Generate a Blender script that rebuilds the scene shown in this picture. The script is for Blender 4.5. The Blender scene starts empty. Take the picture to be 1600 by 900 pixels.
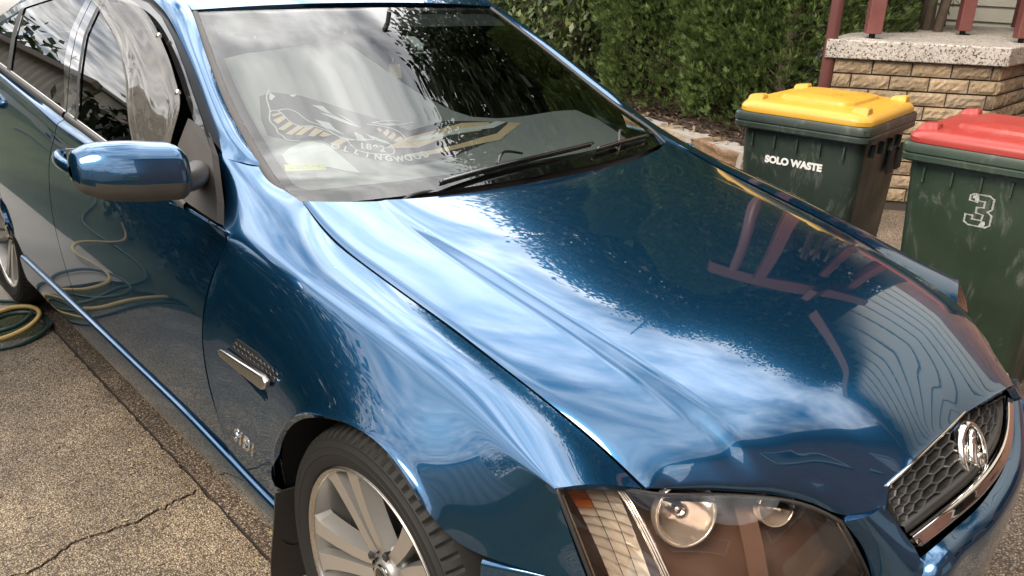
import bpy, bmesh, math, random
import numpy as np
from mathutils import Vector, Matrix
random.seed(7); rng=np.random.default_rng(7)
SC=bpy.context.scene; COL=SC.collection
R=math.radians
# ------------------------------------------------------------------ camera
CAMP=(1.218005,-1.667073,1.550875); YAW,PIT,ROL=R(137.13953),R(-21.308004),R(2.259425); FPX=1333.0476
_f=Vector((math.cos(PIT)*math.cos(YAW),math.cos(PIT)*math.sin(YAW),math.sin(PIT)))
_r=_f.cross(Vector((0,0,1))).normalized(); _u=_r.cross(_f)
_c,_s=math.cos(ROL),math.sin(ROL); _r,_u=_c*_r+_s*_u,-_s*_r+_c*_u
cd=bpy.data.cameras.new('camera'); co=bpy.data.objects.new('camera',cd); COL.objects.link(co)
M=Matrix((_r,_u,-_f)).transposed().to_4x4(); M.translation=CAMP; co.matrix_world=M
cd.sensor_width=36; cd.lens=FPX/1600*36; cd.clip_start=.05; cd.clip_end=3000
SC.camera=co
# ------------------------------------------------------------------ sky, sun, exposure
SUN_AZ,SUN_EL=R(283),R(46)
SUND=Vector((math.cos(SUN_EL)*math.cos(SUN_AZ),math.cos(SUN_EL)*math.sin(SUN_AZ),math.sin(SUN_EL)))
W=bpy.data.worlds.new('World'); SC.world=W; W.use_nodes=True
nt=W.node_tree; nt.nodes.clear()
def N(t,typ,**k):
    n=t.nodes.new(typ)
    for a,v in k.items():
        if a=='inp':
            for i,x in v.items(): n.inputs[i].default_value=x
        else: setattr(n,a,v)
    return n
out=N(nt,'ShaderNodeOutputWorld'); bg=N(nt,'ShaderNodeBackground'); bg.inputs[1].default_value=.1
sky=N(nt,'ShaderNodeTexSky',sky_type='NISHITA',sun_disc=False,sun_elevation=SUN_EL,sun_rotation=math.pi/2-SUN_AZ,air_density=1.0,dust_density=1.2)
tc=N(nt,'ShaderNodeTexCoord'); nrm=N(nt,'ShaderNodeVectorMath',operation='NORMALIZE')
nt.links.new(tc.outputs['Generated'],nrm.inputs[0])
sep=N(nt,'ShaderNodeSeparateXYZ'); nt.links.new(nrm.outputs[0],sep.inputs[0])
zc=N(nt,'ShaderNodeMath',operation='MAXIMUM',inp={1:.06}); nt.links.new(sep.outputs[2],zc.inputs[0])
zi=N(nt,'ShaderNodeMath',operation='DIVIDE',inp={0:1.0}); nt.links.new(zc.outputs[0],zi.inputs[1])
pl=N(nt,'ShaderNodeVectorMath',operation='SCALE'); nt.links.new(nrm.outputs[0],pl.inputs[0]); nt.links.new(zi.outputs[0],pl.inputs['Scale'])
cn=N(nt,'ShaderNodeTexNoise',inp={'Scale':2.9,'Detail':5,'Roughness':.52,'Distortion':.25}); nt.links.new(pl.outputs[0],cn.inputs['Vector'])
cr=N(nt,'ShaderNodeMapRange',inp={1:.31,2:.54}); nt.links.new(cn.outputs['Fac'],cr.inputs[0])
cn2=N(nt,'ShaderNodeTexNoise',inp={'Scale':6.5,'Detail':4,'Roughness':.52}); nt.links.new(pl.outputs[0],cn2.inputs['Vector'])
shade=N(nt,'ShaderNodeMapRange',inp={1:.32,2:.68,3:.52,4:1.15}); nt.links.new(cn2.outputs['Fac'],shade.inputs[0])
dt=N(nt,'ShaderNodeVectorMath',operation='DOT_PRODUCT'); nt.links.new(nrm.outputs[0],dt.inputs[0])
GLOWD=Vector((math.cos(R(52))*math.cos(R(145)),math.cos(R(52))*math.sin(R(145)),math.sin(R(52))))
dt.inputs[1].default_value=GLOWD
dm=N(nt,'ShaderNodeMath',operation='MAXIMUM',inp={1:0.0}); nt.links.new(dt.outputs['Value'],dm.inputs[0])
dp=N(nt,'ShaderNodeMath',operation='POWER',inp={1:5.0}); nt.links.new(dm.outputs[0],dp.inputs[0])
ga=N(nt,'ShaderNodeMath',operation='MULTIPLY_ADD',inp={1:24.0,2:16.0}); nt.links.new(dp.outputs[0],ga.inputs[0])
gm=N(nt,'ShaderNodeMath',operation='MULTIPLY'); nt.links.new(ga.outputs[0],gm.inputs[0]); nt.links.new(shade.outputs[0],gm.inputs[1])
cc=N(nt,'ShaderNodeVectorMath',operation='SCALE'); cc.inputs[0].default_value=(1.0,.985,.97); nt.links.new(gm.outputs[0],cc.inputs['Scale'])
mx=N(nt,'ShaderNodeMix',data_type='RGBA'); nt.links.new(cr.outputs[0],mx.inputs[0]); nt.links.new(sky.outputs[0],mx.inputs[6]); nt.links.new(cc.outputs[0],mx.inputs[7])
nt.links.new(mx.outputs[2],bg.inputs[0]); nt.links.new(bg.outputs[0],out.inputs[0])
sl=bpy.data.lights.new('sun','SUN'); sl.energy=2.3; sl.angle=R(28); sl.color=(1,.87,.70)
so=bpy.data.objects.new('sun',sl); COL.objects.link(so); so.rotation_euler=SUND.to_track_quat('Z','Y').to_euler(); so.location=(0,0,20)
vs=SC.view_settings; vs.view_transform='Standard'; vs.look='None'; vs.exposure=0.88; vs.gamma=1; vs.use_curve_mapping=False
SC.cycles.max_bounces=8; SC.cycles.transparent_max_bounces=12; SC.cycles.caustics_reflective=False; SC.cycles.caustics_refractive=False
# ------------------------------------------------------------------ materials
def base(name):
    m=bpy.data.materials.new(name); m.use_nodes=True; t=m.node_tree; return m,t,t.nodes['Principled BSDF']
def mat(name,c,rough=.5,metal=0,coat=0,var=0,vs=8,bump=0,bs=60,dist=.002,spec=.5,ior=1.5,rv=0,scuff=0):
    m,t,b=base(name)
    b.inputs['Base Color'].default_value=(*c,1); b.inputs['Roughness'].default_value=rough; b.inputs['Metallic'].default_value=metal
    b.inputs['Coat Weight'].default_value=coat; b.inputs['Coat Roughness'].default_value=.015; b.inputs['Specular IOR Level'].default_value=spec; b.inputs['IOR'].default_value=ior
    o=N(t,'ShaderNodeTexCoord')
    if var or rv:
        n=N(t,'ShaderNodeTexNoise',inp={'Scale':vs,'Detail':6,'Roughness':.6}); t.links.new(o.outputs['Object'],n.inputs['Vector'])
    if var:
        x=N(t,'ShaderNodeMix',data_type='RGBA'); t.links.new(n.outputs['Fac'],x.inputs[0])
        x.inputs[6].default_value=(*[v*(1-var) for v in c],1); x.inputs[7].default_value=(*[min(1,v*(1+var)) for v in c],1)
        t.links.new(x.outputs[2],b.inputs['Base Color'])
    if scuff:
        mp=N(t,'ShaderNodeMapping',inp={'Scale':(1,1,.35)}); t.links.new(o.outputs['Object'],mp.inputs[0]); n5=N(t,'ShaderNodeTexNoise',inp={'Scale':11.0,'Detail':12,'Roughness':.78,'Distortion':.6}); t.links.new(mp.outputs[0],n5.inputs['Vector'])
        q5=N(t,'ShaderNodeMapRange',inp={1:.55,2:.80,3:0,4:scuff}); t.links.new(n5.outputs['Fac'],q5.inputs[0]); x5=N(t,'ShaderNodeMix',data_type='RGBA',inp={7:(.42,.42,.38,1)}); t.links.new(q5.outputs[0],x5.inputs[0])
        src=b.inputs['Base Color'].links; 
        if src: t.links.new(src[0].from_socket,x5.inputs[6])
        else: x5.inputs[6].default_value=(*c,1)
        t.links.new(x5.outputs[2],b.inputs['Base Color'])
    if rv:
        q=N(t,'ShaderNodeMapRange',inp={1:.3,2:.7,3:max(0,rough-rv),4:min(1,rough+rv)}); t.links.new(n.outputs['Fac'],q.inputs[0]); t.links.new(q.outputs[0],b.inputs['Roughness'])
    if bump:
        n2=N(t,'ShaderNodeTexNoise',inp={'Scale':bs,'Detail':5,'Roughness':.6}); t.links.new(o.outputs['Object'],n2.inputs['Vector'])
        bp=N(t,'ShaderNodeBump',inp={'Strength':bump,'Distance':dist}); t.links.new(n2.outputs['Fac'],bp.inputs['Height']); t.links.new(bp.outputs[0],b.inputs['Normal'])
    return m
def paint():
    m,t,b=base('blue_metallic_paint')
    o=N(t,'ShaderNodeTexCoord')
    b.inputs['Metallic'].default_value=.88; b.inputs['Roughness'].default_value=.23; b.inputs['Specular Tint'].default_value=(.55,.72,.9,1)
    b.inputs['Coat Weight'].default_value=1; b.inputs['Coat IOR'].default_value=1.7
    # dust: a few bright specks and a thin uneven film
    v=N(t,'ShaderNodeTexVoronoi',inp={'Scale':26.0}); t.links.new(o.outputs['Object'],v.inputs['Vector'])
    s=N(t,'ShaderNodeMath',operation='LESS_THAN',inp={1:.028}); t.links.new(v.outputs['Distance'],s.inputs[0])
    k=N(t,'ShaderNodeSeparateXYZ'); t.links.new(v.outputs['Color'],k.inputs[0])
    s2=N(t,'ShaderNodeMath',operation='GREATER_THAN',inp={1:.86}); t.links.new(k.outputs[0],s2.inputs[0])
    s3=N(t,'ShaderNodeMath',operation='MULTIPLY'); t.links.new(s.outputs[0],s3.inputs[0]); t.links.new(s2.outputs[0],s3.inputs[1])
    n=N(t,'ShaderNodeTexNoise',inp={'Scale':2.2,'Detail':5,'Roughness':.55}); t.links.new(o.outputs['Object'],n.inputs['Vector'])
    x0=N(t,'ShaderNodeMix',data_type='RGBA',inp={6:(.007,.064,.150,1),7:(.010,.073,.165,1)}); t.links.new(n.outputs['Fac'],x0.inputs[0])
    x=N(t,'ShaderNodeMix',data_type='RGBA',inp={7:(.6,.6,.58,1)}); t.links.new(s3.outputs[0],x.inputs[0]); t.links.new(x0.outputs[2],x.inputs[6])
    t.links.new(x.outputs[2],b.inputs['Base Color'])
    q=N(t,'ShaderNodeMapRange',inp={1:.45,2:.75,3:.008,4:.05}); t.links.new(n.outputs['Fac'],q.inputs[0]); t.links.new(q.outputs[0],b.inputs['Coat Roughness'])
    # orange peel
    pn=N(t,'ShaderNodeTexNoise',inp={'Scale':170.0,'Detail':1}); t.links.new(o.outputs['Object'],pn.inputs['Vector'])
    bp=N(t,'ShaderNodeBump',inp={'Strength':.006,'Distance':.001}); t.links.new(pn.outputs['Fac'],bp.inputs['Height']); t.links.new(bp.outputs[0],b.inputs['Coat Normal'])
    return m
def glass(name,tint,ior=1.5,rough=0.0,smear=0,smax=.26,smin=0.0):
    m=bpy.data.materials.new(name); m.use_nodes=True; t=m.node_tree; t.nodes.clear()
    o=N(t,'ShaderNodeOutputMaterial'); tr=N(t,'ShaderNodeBsdfTransparent'); tr.inputs[0].default_value=(*tint,1)
    g=N(t,'ShaderNodeBsdfGlossy'); g.inputs[0].default_value=(1,1,1,1); g.inputs['Roughness'].default_value=rough
    f=N(t,'ShaderNodeFresnel'); f.inputs[0].default_value=ior
    x=N(t,'ShaderNodeMixShader'); t.links.new(f.outputs[0],x.inputs[0]); t.links.new(tr.outputs[0],x.inputs[1]); t.links.new(g.outputs[0],x.inputs[2])
    last=x
    if smear:
        tcn=N(t,'ShaderNodeTexCoord'); n=N(t,'ShaderNodeTexNoise',inp={'Scale':smear,'Detail':6,'Roughness':.65}); t.links.new(tcn.outputs['Object'],n.inputs['Vector'])
        q=N(t,'ShaderNodeMapRange',inp={1:.45,2:.8,3:smin,4:smax}); t.links.new(n.outputs['Fac'],q.inputs[0])
        d=N(t,'ShaderNodeBsdfDiffuse'); d.inputs[0].default_value=(.45,.42,.38,1)
        y=N(t,'ShaderNodeMixShader'); t.links.new(q.outputs[0],y.inputs[0]); t.links.new(x.outputs[0],y.inputs[1]); t.links.new(d.outputs[0],y.inputs[2]); last=y
    t.links.new(last.outputs[0],o.inputs[0]); return m
def aggregate(name,cols,scale=150,dirt=.5,dark=1.0):
    m,t,b=base(name); o=N(t,'ShaderNodeTexCoord')
    v=N(t,'ShaderNodeTexVoronoi',inp={'Scale':scale,'Randomness':1.0}); t.links.new(o.outputs['Object'],v.inputs['Vector'])
    s=N(t,'ShaderNodeSeparateXYZ'); t.links.new(v.outputs['Color'],s.inputs[0])
    r=N(t,'ShaderNodeValToRGB'); e=r.color_ramp.elements
    while len(e)<len(cols): e.new(.5)
    for i,(p,c) in enumerate(cols): e[i].position=p; e[i].color=(*[q*dark for q in c],1)
    t.links.new(s.outputs[0],r.inputs[0])
    # mortar between pebbles
    dk=N(t,'ShaderNodeMapRange',inp={1:.25,2:.62,3:1.0,4:.28}); t.links.new(v.outputs['Distance'],dk.inputs[0])
    n=N(t,'ShaderNodeTexNoise',inp={'Scale':3.2,'Detail':9,'Roughness':.68}); t.links.new(o.outputs['Object'],n.inputs['Vector'])
    dn=N(t,'ShaderNodeMapRange',inp={1:.3,2:.72,3:1-dirt,4:1.15}); t.links.new(n.outputs['Fac'],dn.inputs[0])
    n3=N(t,'ShaderNodeTexNoise',inp={'Scale':1.1,'Detail':5,'Roughness':.7,'Distortion':1.2}); t.links.new(o.outputs['Object'],n3.inputs['Vector'])
    d3=N(t,'ShaderNodeMapRange',inp={1:.36,2:.58,3:.62,4:1.08}); t.links.new(n3.outputs['Fac'],d3.inputs[0])
    m0=N(t,'ShaderNodeMath',operation='MULTIPLY'); t.links.new(dn.outputs[0],m0.inputs[0]); t.links.new(d3.outputs[0],m0.inputs[1])
    mm=N(t,'ShaderNodeMath',operation='MULTIPLY'); t.links.new(dk.outputs[0],mm.inputs[0]); t.links.new(m0.outputs[0],mm.inputs[1])
    sc=N(t,'ShaderNodeVectorMath',operation='SCALE'); t.links.new(r.outputs[0],sc.inputs[0]); t.links.new(mm.outputs[0],sc.inputs['Scale'])
    t.links.new(sc.outputs[0],b.inputs['Base Color']); b.inputs['Roughness'].default_value=.75
    bp=N(t,'ShaderNodeBump',inp={'Strength':.7,'Distance':.004},invert=True); t.links.new(v.outputs['Distance'],bp.inputs['Height']); t.links.new(bp.outputs[0],b.inputs['Normal'])
    return m
AGG=[(0,(.05,.035,.025)),(.25,(.13,.085,.055)),(.5,(.22,.16,.10)),(.75,(.30,.22,.14)),(1,(.52,.45,.36))]
MT={}
MT['paint']=paint()
MT['black_gloss']=mat('gloss_black_trim',(.012,.012,.013),.08,coat=.6)
MT['black_plastic']=mat('black_textured_plastic',(.022,.021,.02),.45,bump=.15,bs=900,dist=.0005,rv=.1)
MT['grey_plastic']=mat('weathered_grey_plastic',(.05,.045,.042),.5,bump=.2,bs=700,dist=.0005,var=.25,rv=.1)
MT['cowl']=mat('dusty_cowl_plastic',(.045,.042,.04),.5,bump=.2,bs=500,dist=.0006,var=.3)
MT['rubber']=mat('tyre_rubber',(.011,.0105,.010),.68,spec=.35,var=.25,bump=.15,bs=200,dist=.0008)
MT['dark']=mat('dark_void',(.006,.006,.006),.8,bump=.1)
MT['gap']=mat('panel_gap_black',(.004,.004,.004),.6,bump=.1)
MT['chrome']=mat('chrome',(.82,.80,.77),.04,metal=1,rv=.02)
MT['satin']=mat('satin_silver',(.62,.59,.55),.26,metal=1,bump=.05,bs=300,rv=.06)
MT['alloy']=mat('silver_alloy_paint',(.50,.47,.43),.34,metal=.75,coat=.5,bump=.04,bs=200)
MT['alloy_side']=mat('grey_alloy_paint',(.30,.29,.275),.4,metal=.6,coat=.4,bump=.04,bs=200)
MT['disc']=mat('brake_disc_steel',(.12,.11,.10),.45,metal=.9,var=.3)
MT['interior']=mat('dark_cabin_cloth',(.012,.012,.013),.9,bump=.2,bs=300)
MT['frit']=mat('black_glass_border',(.012,.011,.011),.25,bump=.02)
MT['windscreen']=glass('windscreen_glass',(.78,.83,.80),1.70)
MT['sideglass']=glass('tinted_side_glass',(.10,.11,.11),1.9)
MT['visor']=glass('smoked_acrylic',(.42,.40,.39),1.6,.03,smear=5,smax=.34,smin=.12)
MT['lens']=glass('headlamp_lens',(.95,.88,.81),1.5,.01,smear=7,smax=.05)  # warm tint puts the brown lens reflections into the glass colour
MT['amber']=mat('amber_bulb',(.75,.24,.05),.15,metal=.3,coat=.5,bump=.05)
MT['reflector']=mat('headlamp_reflector',(.92,.88,.80),.2,metal=.35,bump=.10,bs=140,dist=.002)
MT['bowl']=mat('headlamp_bowl',(.92,.84,.77),.08,metal=.7,bump=.02)
MT['hl_house']=mat('headlamp_housing_reflected_brown',(.135,.085,.066),.35,metal=.2,bump=.05)  # brown reflection of the surroundings put into the housing colour
MT['white_print']=mat('white_print',(.60,.64,.63),.6,bump=.05)
MT['tan_print']=mat('tan_print',(.62,.47,.29),.7,bump=.05,var=.2,vs=30)
MT['sunshade']=mat('grey_sunshade_foil',(.27,.28,.275),.55,bump=.25,bs=25,dist=.004,var=.1)
MT['sticker']=mat('yellow_green_sticker',(.70,.72,.28),.6,bump=.02)
MT['sticker_clear']=mat('faded_print_sticker',(.42,.42,.41),.6,bump=.02)
MT['print_dark']=mat('dark_print',(.05,.05,.055),.6,bump=.02)
# ------------------------------------------------------------------ mesh helpers
def tag(o,label=None,cat=None,group=None,kind=None):
    if label: o['label']=label
    if cat: o['category']=cat
    if group: o['group']=group
    if kind: o['kind']=kind
    return o
def thing(name,label,cat,loc=(0,0,0),rot=(0,0,0),group=None):
    o=bpy.data.objects.new(name,None); COL.objects.link(o); o.location=loc; o.rotation_euler=rot; o.empty_display_size=.1
    return tag(o,label,cat,group)
def mk(name,V,F,m,parent=None,smooth=False,mats=None,fm=None):
    me=bpy.data.meshes.new(name); me.from_pydata([tuple(map(float,v)) for v in V],[],[tuple(map(int,f)) for f in F]); me.update()
    for q in (mats or [m]): me.materials.append(q)
    if fm is not None: me.polygons.foreach_set('material_index',np.array(fm,dtype=np.int32))
    if smooth: me.polygons.foreach_set('use_smooth',np.ones(len(me.polygons),dtype=bool))
    o=bpy.data.objects.new(name,me); COL.objects.link(o)
    if parent: o.parent=parent
    return o
def bmo(name,bm,m,parent=None,smooth=False,mats=None):
    me=bpy.data.meshes.new(name); bm.normal_update(); bm.to_mesh(me); bm.free()
    for q in (mats or [m]): me.materials.append(q)
    if smooth: me.polygons.foreach_set('use_smooth',np.ones(len(me.polygons),dtype=bool))
    o=bpy.data.objects.new(name,me); COL.objects.link(o)
    if parent: o.parent=parent
    return o
def nspline(x,Y,xs):
    """natural cubic spline through (x,Y) sampled at xs; Y: n x k"""
    x=np.asarray(x,float); Y=np.asarray(Y,float); n=len(x)
    if n==2:
        t=((xs-x[0])/(x[1]-x[0]))[:,None]; return Y[0]*(1-t)+Y[1]*t
    h=np.diff(x); A=np.zeros((n,n)); B=np.zeros_like(Y); A[0,0]=A[-1,-1]=1
    for i in range(1,n-1):
        A[i,i-1]=h[i-1]; A[i,i]=2*(h[i-1]+h[i]); A[i,i+1]=h[i]; B[i]=6*((Y[i+1]-Y[i])/h[i]-(Y[i]-Y[i-1])/h[i-1])
    Mm=np.linalg.solve(A,B); k=np.clip(np.searchsorted(x,xs,side='right')-1,0,n-2)
    d=(xs-x[k])[:,None]; e=(x[k+1]-xs)[:,None]; hk=h[k][:,None]
    return (Mm[k]*e**3+Mm[k+1]*d**3)/(6*hk)+(Y[k]/hk-Mm[k]*hk/6)*e+(Y[k+1]/hk-Mm[k+1]*hk/6)*d
def chord(P):
    return np.r_[0,np.cumsum(np.maximum(np.linalg.norm(np.diff(np.asarray(P,float),axis=0),axis=1),1e-6))]
def spl(P,n):
    P=np.asarray(P,float); s=chord(P); return nspline(s,P,np.linspace(0,s[-1],n))
def splm(P,m):
    """m samples per span, through every control point"""
    P=np.asarray(P,float); s=chord(P); xs=np.concatenate([np.linspace(s[i],s[i+1],m,endpoint=False) for i in range(len(s)-1)]+[[s[-1]]])
    return nspline(s,P,xs)
def gridsurf(C,mu,mv):
    """C[U][V][3] control net -> dense C2 grid"""
    C=np.asarray(C,float); U,V,_=C.shape
    def par(A):
        d=np.linalg.norm(np.diff(A,axis=0),axis=2).mean(axis=1); return np.r_[0,np.cumsum(np.maximum(d,1e-5))]
    def dens(s,m): return np.concatenate([np.linspace(s[i],s[i+1],m,endpoint=False) for i in range(len(s)-1)]+[[s[-1]]])
    su=par(C); xu=dens(su,mu); A=nspline(su,C.reshape(U,-1),xu).reshape(len(xu),V,3)
    sv=par(A.transpose(1,0,2)); xv=dens(sv,mv)
    B=nspline(sv,A.transpose(1,0,2).reshape(V,-1),xv).reshape(len(xv),len(xu),3).transpose(1,0,2)
    return B
def gridmesh(name,G,m,parent,out=(0,0,1),thick=.012,smooth=True,lip=True,closed=False):
    """open grid -> sheet whose rim is turned inwards by 'thick' so panel gaps read as real gaps"""
    G=np.asarray(G,float); U,V,_=G.shape
    idx=lambda i,j:i*V+j
    du=np.gradient(G,axis=0); dv=np.gradient(G,axis=1); n=np.cross(du,dv); n/=np.maximum(np.linalg.norm(n,axis=2,keepdims=True),1e-9)
    flip=(n.reshape(-1,3)@np.array(out,float)).mean()<0
    if flip: n=-n
    VV=list(G.reshape(-1,3)); F=[]
    for i in range(U-1):
        for j in range(V-1):
            q=(idx(i,j),idx(i+1,j),idx(i+1,j+1),idx(i,j+1)); F.append(q[::-1] if flip else q)
    if lip and thick:
        ring=[(i,0) for i in range(U)]+[(U-1,j) for j in range(1,V)]+[(i,V-1) for i in range(U-2,-1,-1)]+[(0,j) for j in range(V-2,0,-1)]
        b0=len(VV)
        for (i,j) in ring: VV.append(G[i,j]-n[i,j]*thick)
        L=len(ring)
        for k in range(L):
            a=idx(*ring[k]); b=idx(*ring[(k+1)%L]); q=(b,a,b0+k,b0+(k+1)%L); F.append(q[::-1] if flip else q)
    o=mk(name,VV,F,m,parent,smooth)
    if smooth and lip:
        # keep the turned edge crisp
        me=o.data; nb=len(G.reshape(-1,3)); sh=np.zeros(len(me.edges),dtype=bool)
        ring_set=set(idx(*r) for r in ring)
        for e in me.edges:
            a,b=e.vertices
            if a in ring_set and b in ring_set: sh[e.index]=True
        at=me.attributes.get('sharp_edge') or me.attributes.new('sharp_edge','BOOLEAN','EDGE'); at.data.foreach_set('value',sh)
    return o
def box(bm,c,s,rot=None,bev=0):
    r=bmesh.ops.create_cube(bm,size=1.0); vs=r['verts']
    Mx=Matrix.Translation(Vector(c))@(rot.to_4x4() if rot is not None else Matrix.Identity(4))@Matrix.Diagonal((*s,1))
    bmesh.ops.transform(bm,matrix=Mx,verts=vs)
    if bev:
        es=list({e for v in vs for e in v.link_edges}); bmesh.ops.bevel(bm,geom=es,offset=bev,segments=2,affect='EDGES',profile=.5)
def tube(P,r,seg=10,closed=False,caps=True,up=(0,0,1)):
    """tube along polyline; r scalar or list. returns V,F"""
    P=np.asarray(P,float); n=len(P); rr=np.broadcast_to(np.asarray(r,float),(n,)); V=[];F=[]
    T=np.gradient(P,axis=0)
    if closed: T=np.roll(P,-1,0)-np.roll(P,1,0)
    T/=np.maximum(np.linalg.norm(T,axis=1,keepdims=True),1e-9)
    u=np.array(up,float); u=u-T[0]*(u@T[0])
    if np.linalg.norm(u)<1e-3: u=np.array([1,0,0])-T[0]*T[0][0]
    u/=np.linalg.norm(u)
    for i in range(n):
        u=u-T[i]*(u@T[i]); u/=np.linalg.norm(u); w=np.cross(T[i],u)
        for k in range(seg):
            a=2*math.pi*k/seg; V.append(P[i]+rr[i]*(math.cos(a)*u+math.sin(a)*w))
    for i in range(n if closed else n-1):
        for k in range(seg):
            a=i*seg+k;b=i*seg+(k+1)%seg; c=((i+1)%n)*seg
            F.append((a,b,c+(k+1)%seg,c+k))
    if caps and not closed:
        F.append(tuple(range(seg))[::-1]); F.append(tuple((n-1)*seg+k for k in range(seg)))
    return V,F
class MB:
    def __init__(s): s.V=[];s.F=[];s.m=[]
    def add(s,V,F,mi=0):
        b=len(s.V); s.V+=[tuple(map(float,v)) for v in V]; s.F+=[tuple(b+int(i) for i in f) for f in F]; s.m+=[mi]*len(F); return s
    def tube(s,P,r,seg=10,mi=0,**k): return s.add(*tube(P,r,seg,**k),mi)
    def quad(s,a,b,c,d,mi=0): return s.add([a,b,c,d],[(0,1,2,3)],mi)
    def prism(s,poly,off,mi=0):
        """polygon (3D loop) extruded by vector off"""
        n=len(poly); P=[np.array(p,float) for p in poly]; Q=[p+np.array(off,float) for p in P]
        s.add(P+Q,[tuple(range(n))[::-1],tuple(range(n,2*n))]+[(i,(i+1)%n,n+(i+1)%n,n+i) for i in range(n)],mi)
        return s
    def boxc(s,c,sz,rot=None,bev=0,mi=0):
        bm=bmesh.new(); box(bm,c,sz,rot,bev); bm.verts.index_update()
        s.add([v.co[:] for v in bm.verts],[[v.index for v in f.verts] for f in bm.faces],mi); bm.free(); return s
    def build(s,name,m,parent=None,smooth=False,mats=None):
        return mk(name,s.V,s.F,m,parent,smooth,mats,s.m if mats else None)
def lathe(prof,axis_o,ax,seg=64,mi=0,mb=None,rad0=None):
    """profile [(r,h)] spun about the axis through axis_o along ax"""
    ax=np.array(ax,float); ax/=np.linalg.norm(ax); u=np.array(rad0 if rad0 is not None else ([1,0,0] if abs(ax[0])<.9 else [0,0,1]),float); u-=ax*(u@ax); u/=np.linalg.norm(u); w=np.cross(ax,u)
    V=[];F=[];n=len(prof)
    for k in range(seg):
        a=2*math.pi*k/seg; d=math.cos(a)*u+math.sin(a)*w
        for r,h in prof: V.append(np.array(axis_o)+d*r+ax*h)
    for k in range(seg):
        for i in range(n-1):
            a=k*n+i;b=((k+1)%seg)*n+i; F.append((a,a+1,b+1,b))
    mb=mb or MB(); mb.add(V,F,mi); return mb
def shade_auto(o,ang=35):
    me=o.data; me.polygons.foreach_set('use_smooth',np.ones(len(me.polygons),dtype=bool))
    me.set_sharp_from_angle(angle=R(ang)); return o
def text_mesh(txt,size,depth=.0005,bold=0,shear=0,space=1.0):
    c=bpy.data.curves.new('t','FONT'); c.body=txt; c.size=size; c.extrude=depth; c.offset=bold; c.shear=shear; c.align_x='CENTER'; c.align_y='CENTER'; c.space_character=space
    o=bpy.data.objects.new('t',c); COL.objects.link(o); dg=bpy.context.evaluated_depsgraph_get(); me=bpy.data.meshes.new_from_object(o.evaluated_get(dg))
    V=[v.co.copy() for v in me.vertices]; F=[tuple(p.vertices) for p in me.polygons]
    bpy.data.objects.remove(o); bpy.data.meshes.remove(me); return V,F
def frame(o,xd,yd):
    x=Vector(xd).normalized(); y=Vector(yd); y=(y-x*(x.dot(y))).normalized(); z=x.cross(y)
    m=Matrix((x,y,z)).transposed().to_4x4(); m.translation=Vector(o); return m
def place(V,Mx): return [tuple(Mx@Vector(v)) for v in V]
# =================================================================== GROUND
def sheet(name,poly,z,m,kind='structure'):
    o=mk(name,[(x,y,z) for x,y in poly],[tuple(range(len(poly)))],m); return tag(o,kind=kind)
lawn_m=mat('lawn_grass_green',(.075,.085,.028),.9,var=.7,vs=2.2,bump=1.0,bs=60,dist=.05)
sheet('ground',[(-300,-300),(300,-300),(300,300),(-300,300)],-.02,lawn_m)
agg1=aggregate('exposed_aggregate_tan',[(0,(.12,.085,.056)),(.2,(.27,.19,.125)),(.45,(.41,.305,.20)),(.75,(.52,.40,.265)),(.93,(.66,.54,.38)),(1,(.66,.57,.43))],225,.38)  # lighter, warmer pebble colours than the driveway mix
agg2=aggregate('exposed_aggregate_worn',[(0,(.07,.05,.036)),(.25,(.14,.10,.07)),(.5,(.22,.16,.115)),(.8,(.32,.24,.17)),(1,(.5,.43,.34))],190,.45,1.3)
smooth=mat('trowelled_concrete',(.36,.31,.25),.85,var=.28,vs=3,bump=.35,bs=120,dist=.002)
sheet('driveway',[(-30,-.875),(30,-.875),(30,4.4),(-30,4.4)],0,agg2)
sheet('concrete_path',[(-30,-1.42),(-2.85,-1.42),(-2.85,-.9),(-30,-.9)],.004,smooth)
# footpath slabs: edges slightly ragged, cracked across
def ragged(a,b,n,amp,seed):
    r=np.random.default_rng(seed); P=[lerp2(a,b,t) for t in np.linspace(0,1,n)]
    return [(x+r.normal(0,amp),y+r.normal(0,amp)) for x,y in P]
lerp2=lambda a,b,t:(a[0]*(1-t)+b[0]*t,a[1]*(1-t)+b[1]*t)
crack=[(-.995,-.862),(-.985,-.93),(-.978,-.995),(-.955,-1.06),(-.967,-1.12),(-.974,-1.24),(-.935,-1.30),(-.92,-1.36),(-.93,-1.5),(-.88,-1.6),(-.90,-1.85)]
_r=np.random.default_rng(3)
ck=[]
for a,b in zip(crack[:-1],crack[1:]):
    for t in np.linspace(0,1,5,endpoint=False):
        x,y=lerp2(a,b,t); ck.append((x+_r.normal(0,.004),y))
ck.append(crack[-1])
edgeA=ragged((-2.46,-.868),(-.995,-.862),60,.0022,1)
slabA=[(-2.455,-1.75)]+edgeA+[(x-.0045,y) for x,y in ck[1:]]
edgeB=ragged((-.990,-.861),(3,-.852),90,.0022,2)
slabB=[(x+.0045,y) for x,y in ck[::-1]][:-1]+edgeB+[(3,-2.0)]
def slab(name,poly,z,m):
    n=len(poly); V=[(x,y,z) for x,y in poly]+[(x,y,z-.03) for x,y in poly]; F=[tuple(range(n))[::-1]]+[(i,(i+1)%n,n+(i+1)%n,n+i) for i in range(n)]
    o=mk(name,V,F,m); 
    bmx=bmesh.new(); bmx.from_mesh(o.data); bmesh.ops.recalc_face_normals(bmx,faces=bmx.faces); bmx.to_mesh(o.data); bmx.free()
    return tag(o,kind='structure')
slab('footpath_slab',slabA,.012,agg1); slab('footpath_slab',slabB,.010,agg1)
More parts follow.
